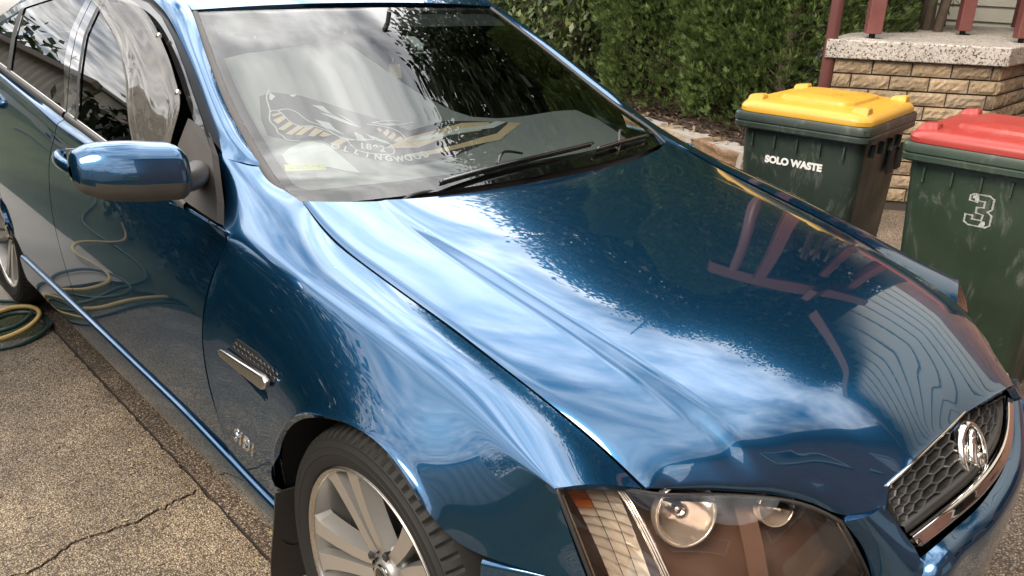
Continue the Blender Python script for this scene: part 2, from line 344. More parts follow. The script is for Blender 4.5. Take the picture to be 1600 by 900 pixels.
sheet('joint_soil',[(-2.6,-.90),(3,-.90),(3,-.846),(-2.6,-.852)],.003,mat('damp_joint_dirt',(.035,.028,.022),.95,var=.4,vs=60,bump=.6,bs=200,dist=.004))
sheet('lawn',[(-40,-1.42),(-2.7,-1.42),(-2.7,-1.75),(12,-2.1),(12,-30),(-40,-30)],.006,lawn_m)
# fallen leaves
lm=mat('dry_leaf',(.30,.24,.10),.7,var=.4,vs=30,bump=.1)
for (x,y,a,s) in ((-.66,-.80,.4,.022),(-.98,-1.09,1.2,.012),(-.5,-1.05,2.2,.012)):
    P=[(x+s*(u*math.cos(a)-v*math.sin(a)),y+s*(u*math.sin(a)+v*math.cos(a)),.014+h*s) for u,v,h in ((-1,0,.1),(-.4,.3,.25),(.4,.28,.2),(1,0,.35),(.4,-.28,.15),(-.4,-.3,.2))]
    o=mk('fallen_leaf',P,[(0,1,4,5),(1,2,3,4)],lm); tag(o,'small dry yellow leaf lying '+('in the gap beside the car sill' if y>-.85 else 'on the footpath near the crack' if x<-.9 else 'on the near footpath slab'),'leaf','fallen leaves')
rg_=np.random.default_rng(31); ng=900
GP=np.stack([rg_.uniform(-2.6,.1,ng),rg_.uniform(-1.6,-.80,ng),np.full(ng,.0155)],1)
GV=[];GF=[]
for p in GP:
    a=rg_.random()*6.28; l=.002+.006*rg_.random()**3; w=l*(.25+.6*rg_.random()); c_,s__=math.cos(a),math.sin(a); b0=len(GV)
    for u,v,h in ((-1,-.5,0),(1,-.6,0),(.8,.6,0),(-.9,.5,0),(0,0,.8)): GV.append((p[0]+u*l*c_-v*w*s__,p[1]+u*l*s__+v*w*c_,p[2]+h*w-(.012 if p[1]>-.86 else 0)))
    GF+=[(b0,b0+1,b0+4),(b0+1,b0+2,b0+4),(b0+2,b0+3,b0+4),(b0+3,b0,b0+4)]
def gritmat():
    m,t,b=base('grit'); g=N(t,'ShaderNodeNewGeometry'); r=N(t,'ShaderNodeValToRGB'); e=r.color_ramp.elements; e[0].color=(.03,.022,.016,1); e[1].color=(.42,.33,.22,1); t.links.new(g.outputs['Random Per Island'],r.inputs[0]); t.links.new(r.outputs[0],b.inputs['Base Color']); b.inputs['Roughness'].default_value=.9; return m
o=mk('paving_grit',GV,GF,gritmat()); tag(o,kind='stuff')
# =================================================================== FOLIAGE
def leafmat(name,cols,rough=.5,trans=.25):
    m,t,b=base(name); g=N(t,'ShaderNodeNewGeometry'); r=N(t,'ShaderNodeValToRGB'); e=r.color_ramp.elements
    while len(e)<len(cols): e.new(.5)
    for i,(p,c) in enumerate(cols): e[i].position=p; e[i].color=(*c,1)
    t.links.new(g.outputs['Random Per Island'],r.inputs[0]); t.links.new(r.outputs[0],b.inputs['Base Color']); b.inputs['Roughness'].default_value=rough
    if trans:
        d=N(t,'ShaderNodeBsdfTranslucent'); t.links.new(r.outputs[0],d.inputs[0]); x=N(t,'ShaderNodeMixShader',inp={0:trans}); o=t.nodes['Material Output']
        t.links.new(b.outputs[0],x.inputs[1]); t.links.new(d.outputs[0],x.inputs[2]); t.links.new(x.outputs[0],o.inputs[0])
    return m
def fast_mesh(name,V,quads,m,parent=None):
    me=bpy.data.meshes.new(name); n=len(V); f=len(quads)
    me.vertices.add(n); me.vertices.foreach_set('co',np.asarray(V,np.float32).ravel()); me.loops.add(f*4); me.loops.foreach_set('vertex_index',np.asarray(quads,np.int32).ravel())
    me.polygons.add(f); me.polygons.foreach_set('loop_start',np.arange(0,f*4,4,dtype=np.int32)); me.polygons.foreach_set('loop_total',np.full(f,4,np.int32)); me.update(calc_edges=True); me.validate()
    me.materials.append(m); o=bpy.data.objects.new(name,me); COL.objects.link(o)
    if parent: o.parent=parent
    return o
def unit(v): return v/np.maximum(np.linalg.norm(v,axis=-1,keepdims=True),1e-9)
def leaf_quads(P,D,Nn,L,Wd,bend=.0):
    """diamond-ish leaves at P along D, width dir = D x N"""
    S=unit(np.cross(D,Nn)); a=P; b=P+D*(L*.5)[:,None]+S*(Wd*.5)[:,None]+Nn*(bend*L)[:,None]; c=P+D*L[:,None]; d=P+D*(L*.5)[:,None]-S*(Wd*.5)[:,None]+Nn*(bend*L)[:,None]
    V=np.stack([a,b,c,d],1).reshape(-1,3); q=np.arange(len(V)).reshape(-1,4); return V,q
def clump_points(r,cen,rad,nc,per,cr,shell=.55,zmin=None):
    u=unit(r.normal(size=(nc,3))); rr=(shell+(1-shell)*r.random(nc))[:,None]**.7
    C=np.array(cen)+u*rr*np.array(rad)
    P=np.repeat(C,per,0)+np.clip(r.normal(size=(nc*per,3)),-1.8,1.8)*cr; out=np.repeat(u,per,0)
    if zmin is not None: k=P[:,2]>zmin; P=P[k];out=out[k]
    return P,out
def broadleaf(name,parent,cen,rads,nc,per,cr,L,m,seed,zmin=.1,shell=.5):
    r=np.random.default_rng(seed); P,o=clump_points(r,cen,rads,nc,per,cr,shell,zmin)
    n=len(P); D=unit(o*.5+r.normal(size=(n,3))*.7+np.array([0,0,-.25])); Nn=unit(np.cross(D,r.normal(size=(n,3)))+o*.6); Nn=unit(Nn-D*(Nn*D).sum(1,keepdims=True))
    l=L*(.6+.8*r.random(n)); V,q=leaf_quads(P,D,Nn,l,l*.48,.05); return fast_mesh(name,V,q,m,parent)
def conifer_crown(name,parent,x,y,z0,z1,rad,n,m,seed,taper=.35):
    """upright scale-leaf sprays: each spray is a flat fan of narrow blades turned up and out"""
    r=np.random.default_rng(seed); t=r.random(n)**.85; ang=r.random(n)*2*math.pi
    lob=1+.10*np.sin(ang*5+seed)+.10*np.sin(ang*3+t*9+seed)+.08*np.sin(t*23+ang*2)
    R0=rad*(1-(t**2.2)*(1-taper))*np.minimum(1,.86+t*2.2)*lob*(.80+.22*r.random(n)**.6)
    P=np.stack([x+R0*np.cos(ang),y+R0*np.sin(ang),z0+(z1-z0)*t],1); o=np.stack([np.cos(ang),np.sin(ang),np.zeros(n)],1)
    ax=unit(o*.75+np.array([0,0,.85])+r.normal(size=(n,3))*.30); side=unit(np.cross(ax,o+r.normal(size=(n,3))*.7)); nn=np.cross(side,ax)
    Vs=[];Q=[];k=0
    for f in (-1.0,-.6,-.25,.05,.35,.7,1.05):
        a=f*.8+r.normal(size=n)*.12; D=unit(ax*np.cos(a)[:,None]+side*np.sin(a)[:,None]); l=(.047-.013*abs(f))*(.7+.7*r.random(n)); p=P+ax*(.012*(1-abs(f)))
        V,q=leaf_quads(p,D,nn,l,l*.19,.05); Vs.append(V);Q.append(q+k);k+=len(V)
    return fast_mesh(name,np.concatenate(Vs),np.concatenate(Q),m,parent)
bark=mat('grey_brown_bark',(.10,.075,.055),.9,var=.4,vs=12,bump=.8,bs=40,dist=.01)
con_m=leafmat('conifer_green',[(0,(.045,.075,.02)),(.45,(.085,.14,.035)),(.8,(.13,.19,.05)),(1,(.19,.25,.08))],.55,.2)
lf_m=leafmat('shrub_leaf_green',[(0,(.045,.07,.022)),(.5,(.08,.12,.038)),(.85,(.13,.17,.06)),(1,(.21,.23,.09))],.38,.25)
tr_m=leafmat('tree_leaf_dark_green',[(0,(.015,.032,.010)),(.6,(.03,.06,.018)),(1,(.06,.09,.03))],.5,.2)
dk_m=leafmat('hedge_leaf_deep_green',[(0,(.008,.016,.008)),(.6,(.014,.028,.012)),(1,(.025,.045,.018))],.6,.1)
def trunk(parent,pts,rad,name='trunk',seg=10):
    mb=MB(); mb.tube(splm(pts,6),splm([(a,0,0) for a in rad],6)[:,0],seg); return mb.build(name,bark,parent,True)
def limbs(parent,base_,n,length,r0,seed,name='limb'):
    r=np.random.default_rng(seed); mb=MB()
    for k in range(n):
        a=r.random()*2*math.pi; d=np.array([math.cos(a),math.sin(a),.7+.8*r.random()]); b=np.array(base_)+np.array([0,0,length*.5*r.random()]); l=length*(.6+.6*r.random())
        mb.tube(splm([b,b+d*l*.4+r.normal(size=3)*.05*l,b+d*l+r.normal(size=3)*.08*l],5),np.linspace(r0,r0*.25,11),7)
    return mb.build(name,bark,parent,True)
# conifers behind the stone edging
for (x,y,rd,h,lab,sd,n) in ((-3.58,4.80,.80,4.3,'tall dark green conifer shrub beside the lighter leafy shrub',11,42000),(-2.58,4.78,.82,4.5,'tall dark green conifer shrub next to the red downpipe',12,42000)):
    t=thing('conifer_shrub',lab,'shrub',(x,y,.3),group='conifers behind the stone edging')
    o=conifer_crown('crown',None,x,y,.36,h,rd,n,con_m,sd); o.parent=t; o.location=(-x,-y,-.3)
    o2=trunk(None,[(x,y,.2),(x+.03,y,1.2),(x,y+.02,h-.5)],[.07,.05,.015]); o2.parent=t; o2.location=(-x,-y,-.3)
    mb=MB(); r=np.random.default_rng(sd)
    for k in range(26):
        a=r.random()*6.28; z=.4+r.random()*.8; d=np.array([math.cos(a),math.sin(a),.35]); b=np.array([x,y,z]); mb.tube([b,b+d*rd*.5,b+d*rd*.85+[0,0,.1]],[.010,.006,.003],5)
    o3=mb.build('twigs',bark,None,True); o3.parent=t; o3.location=(-x,-y,-.3)
t=thing('leafy_shrub','mid green broad leaved shrub leaning over the garden edge behind the windscreen','shrub',(-5.2,5.0,.3))
for (c,rd,nc,sd) in (((-5.3,5.0,1.5),(1.35,.95,1.35),230,21),((-4.55,4.75,1.9),(.55,.55,1.1),110,22)):
    o=broadleaf('crown',None,c,rd,nc,44,.13,.085,lf_m,sd,.45); o.parent=t; o.location=(5.2,-5.0,-.3)
o=trunk(None,[(-5.2,5.1,.2),(-5.15,5.1,1.0),(-5.0,5.0,2.0)],[.07,.05,.02]); o.parent=t; o.location=(5.2,-5.0,-.3)
o=limbs(None,(-5.0,5.0,.5),14,.9,.02,5,'stems'); o.parent=t; o.location=(5.2,-5.0,-.3)
t=thing('screening_hedge','dense dark hedge filling the space behind the conifers','hedge',(-4.5,6.6,0))
for (c,rd,nc,sd) in (((-6.6,6.3,2.2),(1.9,.8,2.3),300,31),((-4.0,6.4,2.3),(1.7,.7,2.4),300,32),((-9.2,5.9,2.0),(1.9,.9,2.0),220,33)):
    o=broadleaf('foliage',None,c,rd,nc,40,.2,.14,tr_m,sd,.2,.3); o.parent=t; o.location=(4.5,-6.6,0)
o=trunk(None,[(-4.5,6.6,-.1),(-4.5,6.6,1.5),(-4.4,6.6,3.2)],[.09,.06,.02],'stem'); o.parent=t; o.location=(4.5,-6.6,0)
# big tree over the garden
t=thing('tall_tree','tall spreading dark green tree rising behind the conifers','tree',(-4.0,7.4,0))
for (c,rd,nc,sd) in (((-3.5,6.2,5.7),(2.4,1.8,2.6),480,41),((-5.5,6.2,4.5),(1.6,1.3,1.6),220,43),((-1.4,6.6,6.2),(2.0,1.6,1.9),260,44),((-2.0,6.6,4.6),(1.7,1.2,1.4),190,45),((.1,7.2,6.6),(1.9,1.6,1.8),220,49)):
    o=broadleaf('crown',None,c,rd,nc,85,.26,.125,tr_m,sd,1.5,.35); o.parent=t; o.location=(4,-7.4,0)
o=trunk(None,[(-4.0,7.4,-.1),(-3.9,7.4,2),(-3.3,7.3,4.2),(-2.7,7.2,7.5)],[.24,.2,.16,.05],'trunk',14); o.parent=t; o.location=(4,-7.4,0)
o=limbs(None,(-3.4,7.3,3.6),12,2.6,.07,7); o.parent=t; o.location=(4,-7.4,0)
t=thing('reflection_tree','unseen large dark tree added behind the house roof to darken the bonnet reflection','tree',(2.5,12.5,0))  # unseen tree, added so the bonnet nose reflects something dark
for (c,rd,nc,sd) in (((2.5,12.0,7.6),(4.2,2.6,3.4),420,46),((-1.2,11.6,9.5),(2.8,2.2,2.4),240,47),((6.5,12,7.6),(3,2.4,3),260,48)):
    o=broadleaf('crown',None,c,rd,nc,46,.34,.26,tr_m,sd,3,.35); o.parent=t; o.location=(-2.5,-12.5,0)
o=trunk(None,[(2.5,12.5,-.1),(2.6,12.4,4),(2.5,12,8)],[.35,.28,.1],'trunk',14); o.parent=t; o.location=(-2.5,-12.5,0)
# =================================================================== GARDEN EDGE
def stonemat():
    m,t,b=base('sandstone'); g=N(t,'ShaderNodeObjectInfo'); o=N(t,'ShaderNodeTexCoord'); r=N(t,'ShaderNodeValToRGB'); e=r.color_ramp.elements
    cols=[(0,(.20,.125,.07)),(.3,(.33,.21,.12)),(.6,(.40,.29,.18)),(.85,(.30,.25,.19)),(1,(.46,.36,.25))]
    while len(e)<5: e.new(.5)
    for i,(p,c) in enumerate(cols): e[i].position=p; e[i].color=(*c,1)
    t.links.new(g.outputs['Random'],r.inputs[0])
    n=N(t,'ShaderNodeTexNoise',inp={'Scale':16.0,'Detail':11,'Roughness':.75,'Distortion':.4}); t.links.new(o.outputs['Object'],n.inputs['Vector']); q=N(t,'ShaderNodeMapRange',inp={1:.3,2:.7,3:.4,4:1.3}); t.links.new(n.outputs['Fac'],q.inputs[0])
    sc=N(t,'ShaderNodeVectorMath',operation='SCALE'); t.links.new(r.outputs[0],sc.inputs[0]); t.links.new(q.outputs[0],sc.inputs['Scale']); t.links.new(sc.outputs[0],b.inputs['Base Color']); b.inputs['Roughness'].default_value=.93
    bp=N(t,'ShaderNodeBump',inp={'Strength':1.0,'Distance':.03}); t.links.new(n.outputs['Fac'],bp.inputs['Height']); t.links.new(bp.outputs[0],b.inputs['Normal']); return m
stone_m=stonemat()
def stone_edge():
    w=thing('stone_edging','low edging of rough tan sandstone blocks along the garden bed','garden wall',(-2.8,3.85,0))
    A=np.array([-8.2,5.24]);B=np.array([-1.72,3.42]); d=(B-A)/np.linalg.norm(B-A); nrm_=np.array([d[1],-d[0]]); Lh=np.linalg.norm(B-A)
    r=np.random.default_rng(5); 
    for row,(z0,z1) in enumerate(((0,.17),(.175,.325))):
        s=-.1*row
        while s<Lh:
            l=.35+.40*r.random(); e=min(s+l,Lh)
            if e-s<.08: break
            bmx=bmesh.new(); c=A+d*((s+e)/2)-nrm_*.13
            bmesh.ops.create_grid(bmx,x_segments=2,y_segments=2,size=.5); bmx.clear()
            bmesh.ops.create_cube(bmx,size=1.0); bmesh.ops.subdivide_edges(bmx,edges=bmx.edges[:],cuts=5,use_grid_fill=True)
            ph=r.random(3)*9
            for v in bmx.verts:
                p=v.co.copy(); k=.035
                q=Vector((math.copysign(abs(p.x)**1,p.x),p.y,p.z)); rr_=max(abs(p.x),abs(p.y),abs(p.z)); f=1-.05*(((abs(p.x)>.45)+(abs(p.y)>.45)+(abs(p.z)>.45))>=2)
                loc=Vector((q.x*f*(e-s-.034),q.y*f*.26,q.z*f*(z1-z0-.022)))
                loc+=Vector([math.sin(loc.x*17+ph[0]+loc.z*33)*.010+math.sin(loc.z*71+ph[2])*.004,math.sin(loc.x*31+loc.z*41+ph[1])*.007+math.sin(loc.x*83+loc.z*97)*.006+r.normal()*.004,math.sin(loc.x*13+ph[2])*.012+math.sin(loc.x*37+ph[0])*.006])
                v.co=Vector((c[0]-(-2.8)+d[0]*loc.x+nrm_[0]*(-loc.y),c[1]-3.85+d[1]*loc.x+nrm_[1]*(-loc.y),(z0+z1)/2+loc.z))
            bmesh.ops.recalc_face_normals(bmx,faces=bmx.faces[:]); bmo('stone',bmx,stone_m,w,True); s=e+.014
    mo=MB(); a=A+nrm_*-.016; b=B+nrm_*-.016-d*.03; a2=A-nrm_*.22;b2=B-nrm_*.22-d*.03
    o=mo.prism([(a[0]+2.8,a[1]-3.85,0),(b[0]+2.8,b[1]-3.85,0),(b2[0]+2.8,b2[1]-3.85,0),(a2[0]+2.8,a2[1]-3.85,0)],(0,0,.318)).build('mortar',mat('pale_mortar',(.33,.30,.27),.95,var=.2,bump=.5,bs=80),w)
stone_edge()
def bed():
    r=np.random.default_rng(9); nx,ny=90,40; V=[];F=[]
    for i in range(nx):
        for j in range(ny):
            u=i/(nx-1);v=j/(ny-1); x=lerp2((-8.3,5.42),(-1.74,3.60),u); p=lerp2(x,(x[0]-.2,7.6),v); V.append((p[0],p[1],.30+.05*math.sin(u*40)*math.sin(v*17)*.6+r.random()*.035-.0*v))
    F=[(i*ny+j,(i+1)*ny+j,(i+1)*ny+j+1,i*ny+j+1) for i in range(nx-1) for j in range(ny-1)]
    o=mk('garden_soil',V,F,mat('brown_mulch',(.055,.036,.025),.95,var=.5,vs=40,bump=1,bs=90,dist=.02),None,False); tag(o,kind='structure')
    nl=9000; ii=r.integers(0,nx,nl); jj=r.integers(0,int(ny*.6),nl); P=np.array(V)[ii*ny+jj]+r.normal(size=(nl,3))*[.06,.05,.008]+[0,0,.014]; a=r.random(nl)*6.28; D=np.stack([np.cos(a),np.sin(a),r.normal(size=nl)*.3],1); V2,q=leaf_quads(P,unit(D),unit(np.tile([0,0,1.0],(nl,1))+r.normal(size=(nl,3))*.3),.025+.06*r.random(nl),.008+.022*r.random(nl),.12)
    o=fast_mesh('mulch_litter',V2,q,leafmat('bark_chip',[(0,(.02,.013,.009)),(.5,(.065,.04,.026)),(.85,(.13,.085,.055)),(1,(.28,.20,.13))],.9,0)); tag(o,kind='stuff')
bed()
# =================================================================== HOUSE
house=thing('house','weatherboard house with raised terrazzo porch on a tan split brick base and dark red posts','house',(-.8,4.4,0))
HO=Vector((-.8,4.4,0))
def hadd(mb,name,m,par=None,smooth=False,mats=None):
    mb.V=[tuple(Vector(v)-HO) for v in mb.V]; return mb.build(name,m,par or house,smooth,mats)
d1=np.array([math.cos(R(39.4)),math.sin(R(39.4)),0]); d2=np.array([math.cos(R(94)),math.sin(R(94)),0]); up=np.array([0,0,1.0])
SLc=np.array([-.796,4.444,1.0]); SLl=np.array([-1.673,3.724,1.0])
SLb=SLc+d2*3.0; SLbl=SLl+np.array([-.75,2.4,0])
def terr():
    m,t,b=base('terrazzo'); o=N(t,'ShaderNodeTexCoord'); v=N(t,'ShaderNodeTexVoronoi',inp={'Scale':105.0}); t.links.new(o.outputs['Object'],v.inputs['Vector'])
    s=N(t,'ShaderNodeSeparateXYZ'); t.links.new(v.outputs['Color'],s.inputs[0]); r=N(t,'ShaderNodeValToRGB'); r.color_ramp.interpolation='CONSTANT'; e=r.color_ramp.elements
    cols=[(0,(.12,.10,.09)),(.10,(.40,.36,.33)),(.24,(.66,.61,.55)),(.55,(.76,.72,.66)),(.90,(.36,.20,.16)),(.94,(.52,.47,.43))]
    while len(e)<len(cols): e.new(.5)
    for i,(p,c) in enumerate(cols): e[i].position=p; e[i].color=(*c,1)
    t.links.new(s.outputs[0],r.inputs[0]); n=N(t,'ShaderNodeTexNoise',inp={'Scale':5.0,'Detail':6}); t.links.new(o.outputs['Object'],n.inputs['Vector'])
    x=N(t,'ShaderNodeMix',data_type='RGBA',blend_type='MULTIPLY',inp={0:.6}); t.links.new(r.outputs[0],x.inputs[6]); t.links.new(n.outputs['Fac'],x.inputs[7]); g=N(t,'ShaderNodeVectorMath',operation='SCALE'); g.inputs['Scale'].default_value=1.0; t.links.new(x.outputs[2],g.inputs[0]); t.links.new(g.outputs[0],b.inputs['Base Color']); b.inputs['Roughness'].default_value=.55
    bp=N(t,'ShaderNodeBump',inp={'Strength':.3,'Distance':.003}); t.links.new(v.outputs['Distance'],bp.inputs['Height']); t.links.new(bp.outputs[0],b.inputs['Normal']); return m
terr_m=terr()
bmx=bmesh.new(); poly=[SLl,SLc,SLb,SLbl]; vs_=[bmx.verts.new(Vector(p)-HO) for p in poly]; f_=bmx.faces.new(vs_); g_=bmesh.ops.extrude_face_region(bmx,geom=[f_]); bmesh.ops.translate(bmx,verts=[v for v in g_['geom'] if isinstance(v,bmesh.types.BMVert)],vec=(0,0,.118)); bmesh.ops.recalc_face_normals(bmx,faces=bmx.faces[:]); bmesh.ops.bevel(bmx,geom=bmx.edges[:],offset=.008,segments=3,affect='EDGES',profile=.5); bmo('porch_slab',bmx,terr_m,house)
# split-face bricks, each course laid out as real blocks
def brickmat():
    m,t,b=base('split_face_brick'); g=N(t,'ShaderNodeNewGeometry'); o=N(t,'ShaderNodeTexCoord'); r=N(t,'ShaderNodeValToRGB'); e=r.color_ramp.elements
    cols=[(0,(.28,.21,.145)),(.3,(.37,.28,.18)),(.55,(.43,.325,.21)),(.8,(.48,.365,.24)),(1,(.38,.30,.22))]
    while len(e)<5: e.new(.5)
    for i,(p,c) in enumerate(cols): e[i].position=p; e[i].color=(*c,1)
    t.links.new(g.outputs['Random Per Island'],r.inputs[0])
    n=N(t,'ShaderNodeTexNoise',inp={'Scale':38.0,'Detail':9,'Roughness':.75}); t.links.new(o.outputs['Object'],n.inputs['Vector']); q=N(t,'ShaderNodeMapRange',inp={1:.3,2:.7,3:.55,4:1.2}); t.links.new(n.outputs['Fac'],q.inputs[0])
    n2=N(t,'ShaderNodeTexNoise',inp={'Scale':2.2,'Detail':6,'Roughness':.65}); t.links.new(o.outputs['Object'],n2.inputs['Vector']); q2=N(t,'ShaderNodeMapRange',inp={1:.35,2:.6,3:.72,4:1.05}); t.links.new(n2.outputs['Fac'],q2.inputs[0])
    mu=N(t,'ShaderNodeMath',operation='MULTIPLY'); t.links.new(q.outputs[0],mu.inputs[0]); t.links.new(q2.outputs[0],mu.inputs[1])
    sc=N(t,'ShaderNodeVectorMath',operation='SCALE'); t.links.new(r.outputs[0],sc.inputs[0]); t.links.new(mu.outputs[0],sc.inputs['Scale']); t.links.new(sc.outputs[0],b.inputs['Base Color']); b.inputs['Roughness'].default_value=.93
    bp=N(t,'ShaderNodeBump',inp={'Strength':1.0,'Distance':.012}); t.links.new(n.outputs['Fac'],bp.inputs['Height']); t.links.new(bp.outputs[0],b.inputs['Normal']); return m
brick_m=brickmat()
mort_m=mat('dark_mortar',(.055,.046,.04),.95,var=.2,bump=.4,bs=100)
def brick_face(mb,O,d,L,z1,seed,nrm_,bl=.247,ch=.0935):
    r=np.random.default_rng(seed); nrow=int(z1/ch)
    for row in range(nrow):
        z0=z1-(row+1)*ch; s=-bl*.5*(row%2)
        while s<L-.01:
            a=max(s,0)+.0055; b=min(s+bl,L)-.0055
            if b-a>.02:
                nx_,nz_=11,5; V=[];F=[]
                for i in range(nx_):
                    for j in range(nz_):
                        u=i/(nx_-1);v=j/(nz_-1); ed=(i in(0,nx_-1))or(j in(0,nz_-1))
                        p=np.array(O)+d*(a+(b-a)*u)+up*(z0+.0055+(ch-.011)*v)+nrm_*((.007+.002*r.random()) if ed else .011+.010*r.random()); V.append(p)
                F=[(i*nz_+j,(i+1)*nz_+j,(i+1)*nz_+j+1,i*nz_+j+1) for i in range(nx_-1) for j in range(nz_-1)]
                rim=[i*nz_ for i in range(nx_)]+[(nx_-1)*nz_+j for j in range(1,nz_)]+[i*nz_+nz_-1 for i in range(nx_-2,-1,-1)]+[j for j in range(nz_-2,0,-1)]
                base_=len(V); V+= [V[k]-nrm_*.02 for k in rim]; nr_=len(rim); F+=[(rim[(k+1)%nr_],rim[k],base_+k,base_+(k+1)%nr_) for k in range(nr_)]
                mb.add(V,F,0)
            s+=bl
n1=np.array([d1[1],-d1[0],0]); n2=np.array([d2[1],-d2[0],0])
PF=SLl*[1,1,0]+d1*.075-n1*.045; PL=float(np.linalg.norm(SLc-SLl))-.10
PC=PF+d1*PL
mb=MB(); brick_face(mb,PF,d1,PL,.998,1,n1); brick_face(mb,PC,d2,3.0,.998,2,n2)
hadd(mb,'brick_base',brick_m)
mb=MB(); B0=PF-n1*.004; B1=PC-n1*.004-n2*.004; B2=B1+d2*3.0; B3=B0+np.array([-.7,2.4,0])
mb.prism([B0,B1,B2,B3],(0,0,.998)); hadd(mb,'mortar_core',mort_m)
def brickwall(name,c1,c2,mo,axis='x'):
    m,t,b=base(name); o=N(t,'ShaderNodeTexCoord'); s_=N(t,'ShaderNodeSeparateXYZ'); t.links.new(o.outputs['Object'],s_.inputs[0]); c=N(t,'ShaderNodeCombineXYZ'); t.links.new(s_.outputs[0 if axis=='x' else 1],c.inputs[0]); t.links.new(s_.outputs[2],c.inputs[1])
    k=N(t,'ShaderNodeTexBrick',inp={'Color1':(*c1,1),'Color2':(*c2,1),'Mortar':(*mo,1),'Scale':1.0,'Mortar Size':.006,'Brick Width':.24,'Row Height':.086,'Bias':0.0}); t.links.new(c.outputs[0],k.inputs['Vector'])
    n=N(t,'ShaderNodeTexNoise',inp={'Scale':9.0,'Detail':8,'Roughness':.7}); t.links.new(o.outputs['Object'],n.inputs['Vector']); q=N(t,'ShaderNodeMapRange',inp={1:.3,2:.7,3:.65,4:1.2}); t.links.new(n.outputs['Fac'],q.inputs[0])
    sc=N(t,'ShaderNodeVectorMath',operation='SCALE'); t.links.new(k.outputs['Color'],sc.inputs[0]); t.links.new(q.outputs[0],sc.inputs['Scale']); t.links.new(sc.outputs[0],b.inputs['Base Color']); b.inputs['Roughness'].default_value=.9
    bp=N(t,'ShaderNodeBump',inp={'Strength':.6,'Distance':.006},invert=True); t.links.new(k.outputs['Fac'],bp.inputs['Height']); t.links.new(bp.outputs[0],b.inputs['Normal']); return m
# posts, beam
red_m=mat('dark_red_timber_paint',(.165,.058,.052),.5,var=.2,vs=14,bump=.2,bs=60,dist=.001,rv=.1)
pipe_m=mat('dark_red_pipe_paint',(.115,.040,.037),.4,var=.15,bump=.1,bs=40)
def post(x,y,s=.092,z0=1.118,z1=3.25,yaw=39.4):
    mb=MB(); mb.boxc((x,y,(z0+.03+z1)/2),(s,s,z1-z0-.03),Matrix.Rotation(R(yaw),3,'Z'),.006); hadd(mb,'porch_post',red_m)
    mb=MB(); mb.boxc((x,y,z0+.016),(.03,.03,.034)); hadd(mb,'post_stirrup',MT['dark'])
post(-1.575,4.13,.098); post(-1.44,5.28); post(-.935,4.99); post(-1.40,6.30)
mb=MB(); P=[(-1.678,3.792,-.02),(-1.678,3.792,.9),(-1.678,3.792,1.3),(-1.678,3.792,3.1)]; mb.tube(P,.040,20); dp=hadd(mb,'downpipe',pipe_m,None,True)
rot39=Matrix.Rotation(R(39.4),3,'Z')
mb=MB(); mb.boxc((-1.25,4.55,3.32),(1.9,.10,.2),rot39,.004); hadd(mb,'porch_beam',red_m)
mb=MB(); mb.boxc((-1.15,5.7,3.32),(.10,2.6,.2),Matrix.Rotation(R(4),3,'Z'),.004); hadd(mb,'porch_beam',red_m)
# weatherboard walls
wb_m=mat('cream_weatherboard_paint',(.62,.61,.55),.6,var=.08,vs=3,bump=.1,bs=50,dist=.001)
def weatherboards(A,d,L,z0,z1,gable=0,pitch=.135,name='weatherboard_wall',m=None):
    A=np.array(A,float); n_=np.array([d[1],-d[0],0]); mb=MB(); z=z0
    while z<z1+gable-.01:
        ze=min(z+pitch,z1+gable); a,b=0,L
        if gable and ze>z1:
            k=(ze-z1)/gable; a=L*.5*k; b=L-L*.5*k
        if b-a<.05: break
        p0=A+d*a+up*z;p1=A+d*b+up*z
        mb.add([p0+n_*.024,p1+n_*.024,p1+n_*.002+up*(ze-z),p0+n_*.002+up*(ze-z),p0,p1],[(0,1,2,3),(4,5,1,0)])
        z=ze
    mb.add([A-n_*.002+up*z0,A+d*L-n_*.002+up*z0,A+d*L-n_*.002+up*z1,A-n_*.002+up*z1],[(3,2,1,0)])
    return hadd(mb,name,m or wb_m)
dw=np.array([math.cos(R(17)),math.sin(R(17)),0])
weatherboards((-2.75,6.75,0),dw,9.5,.2,3.4)
dg=np.array([math.cos(R(6)),math.sin(R(6)),0])
weatherboards((-.62,5.05,0),dg,5.4,2.25,4.0,1.9,.23,'gable_weatherboards')
mb=MB(); q0=np.array([-.62,5.05,0]); gn=np.array([dg[1],-dg[0],0]); mb.prism([q0+gn*.03,q0+dg*5.4+gn*.03,q0+dg*5.4-gn*.1,q0-gn*.1],(0,0,2.25)); hadd(mb,'gable_brick_wall',brickwall('salmon_brick_wall',(.38,.18,.13),(.30,.135,.10),(.30,.27,.24)))
weatherboards((-.87,7.5,0),np.array([.0995,-.995,0]),2.45,.2,4.0,0,.135,'side_weatherboards')
roof_m=mat('terracotta_grey_tiles',(.12,.085,.075),.8,var=.3,vs=10,bump=.6,bs=25,dist=.02)
mb=MB(); mb.prism([(-3.0,6.5,4.3),(7.5,9.4,4.3),(6.5,13,6.2),(-2.0,11,6.2)],(0,0,.08)); hadd(mb,'main_roof',roof_m)
apex=np.array([-.62,5.05,0])+dg*2.7+up*5.95
for sgn in (0,1):
    e0=np.array([-.62,5.05,0])+dg*(-.30 if sgn==0 else 5.7)+up*3.78; a0=apex+up*.02; bk=np.array([-.10,1,0])*4.5; fr=np.array([.10,-1,0])*.35
    mb=MB(); mb.prism([e0+fr,a0+fr,a0+bk,e0+bk],(0,0,.07)); hadd(mb,'gable_roof',roof_m)
    mb=MB(); mb.prism([e0+fr*1.02-up*.14,a0+fr*1.02-up*.14,a0+fr*1.02+up*.06,e0+fr*1.02+up*.06],fr*.08); hadd(mb,'barge_board',red_m)
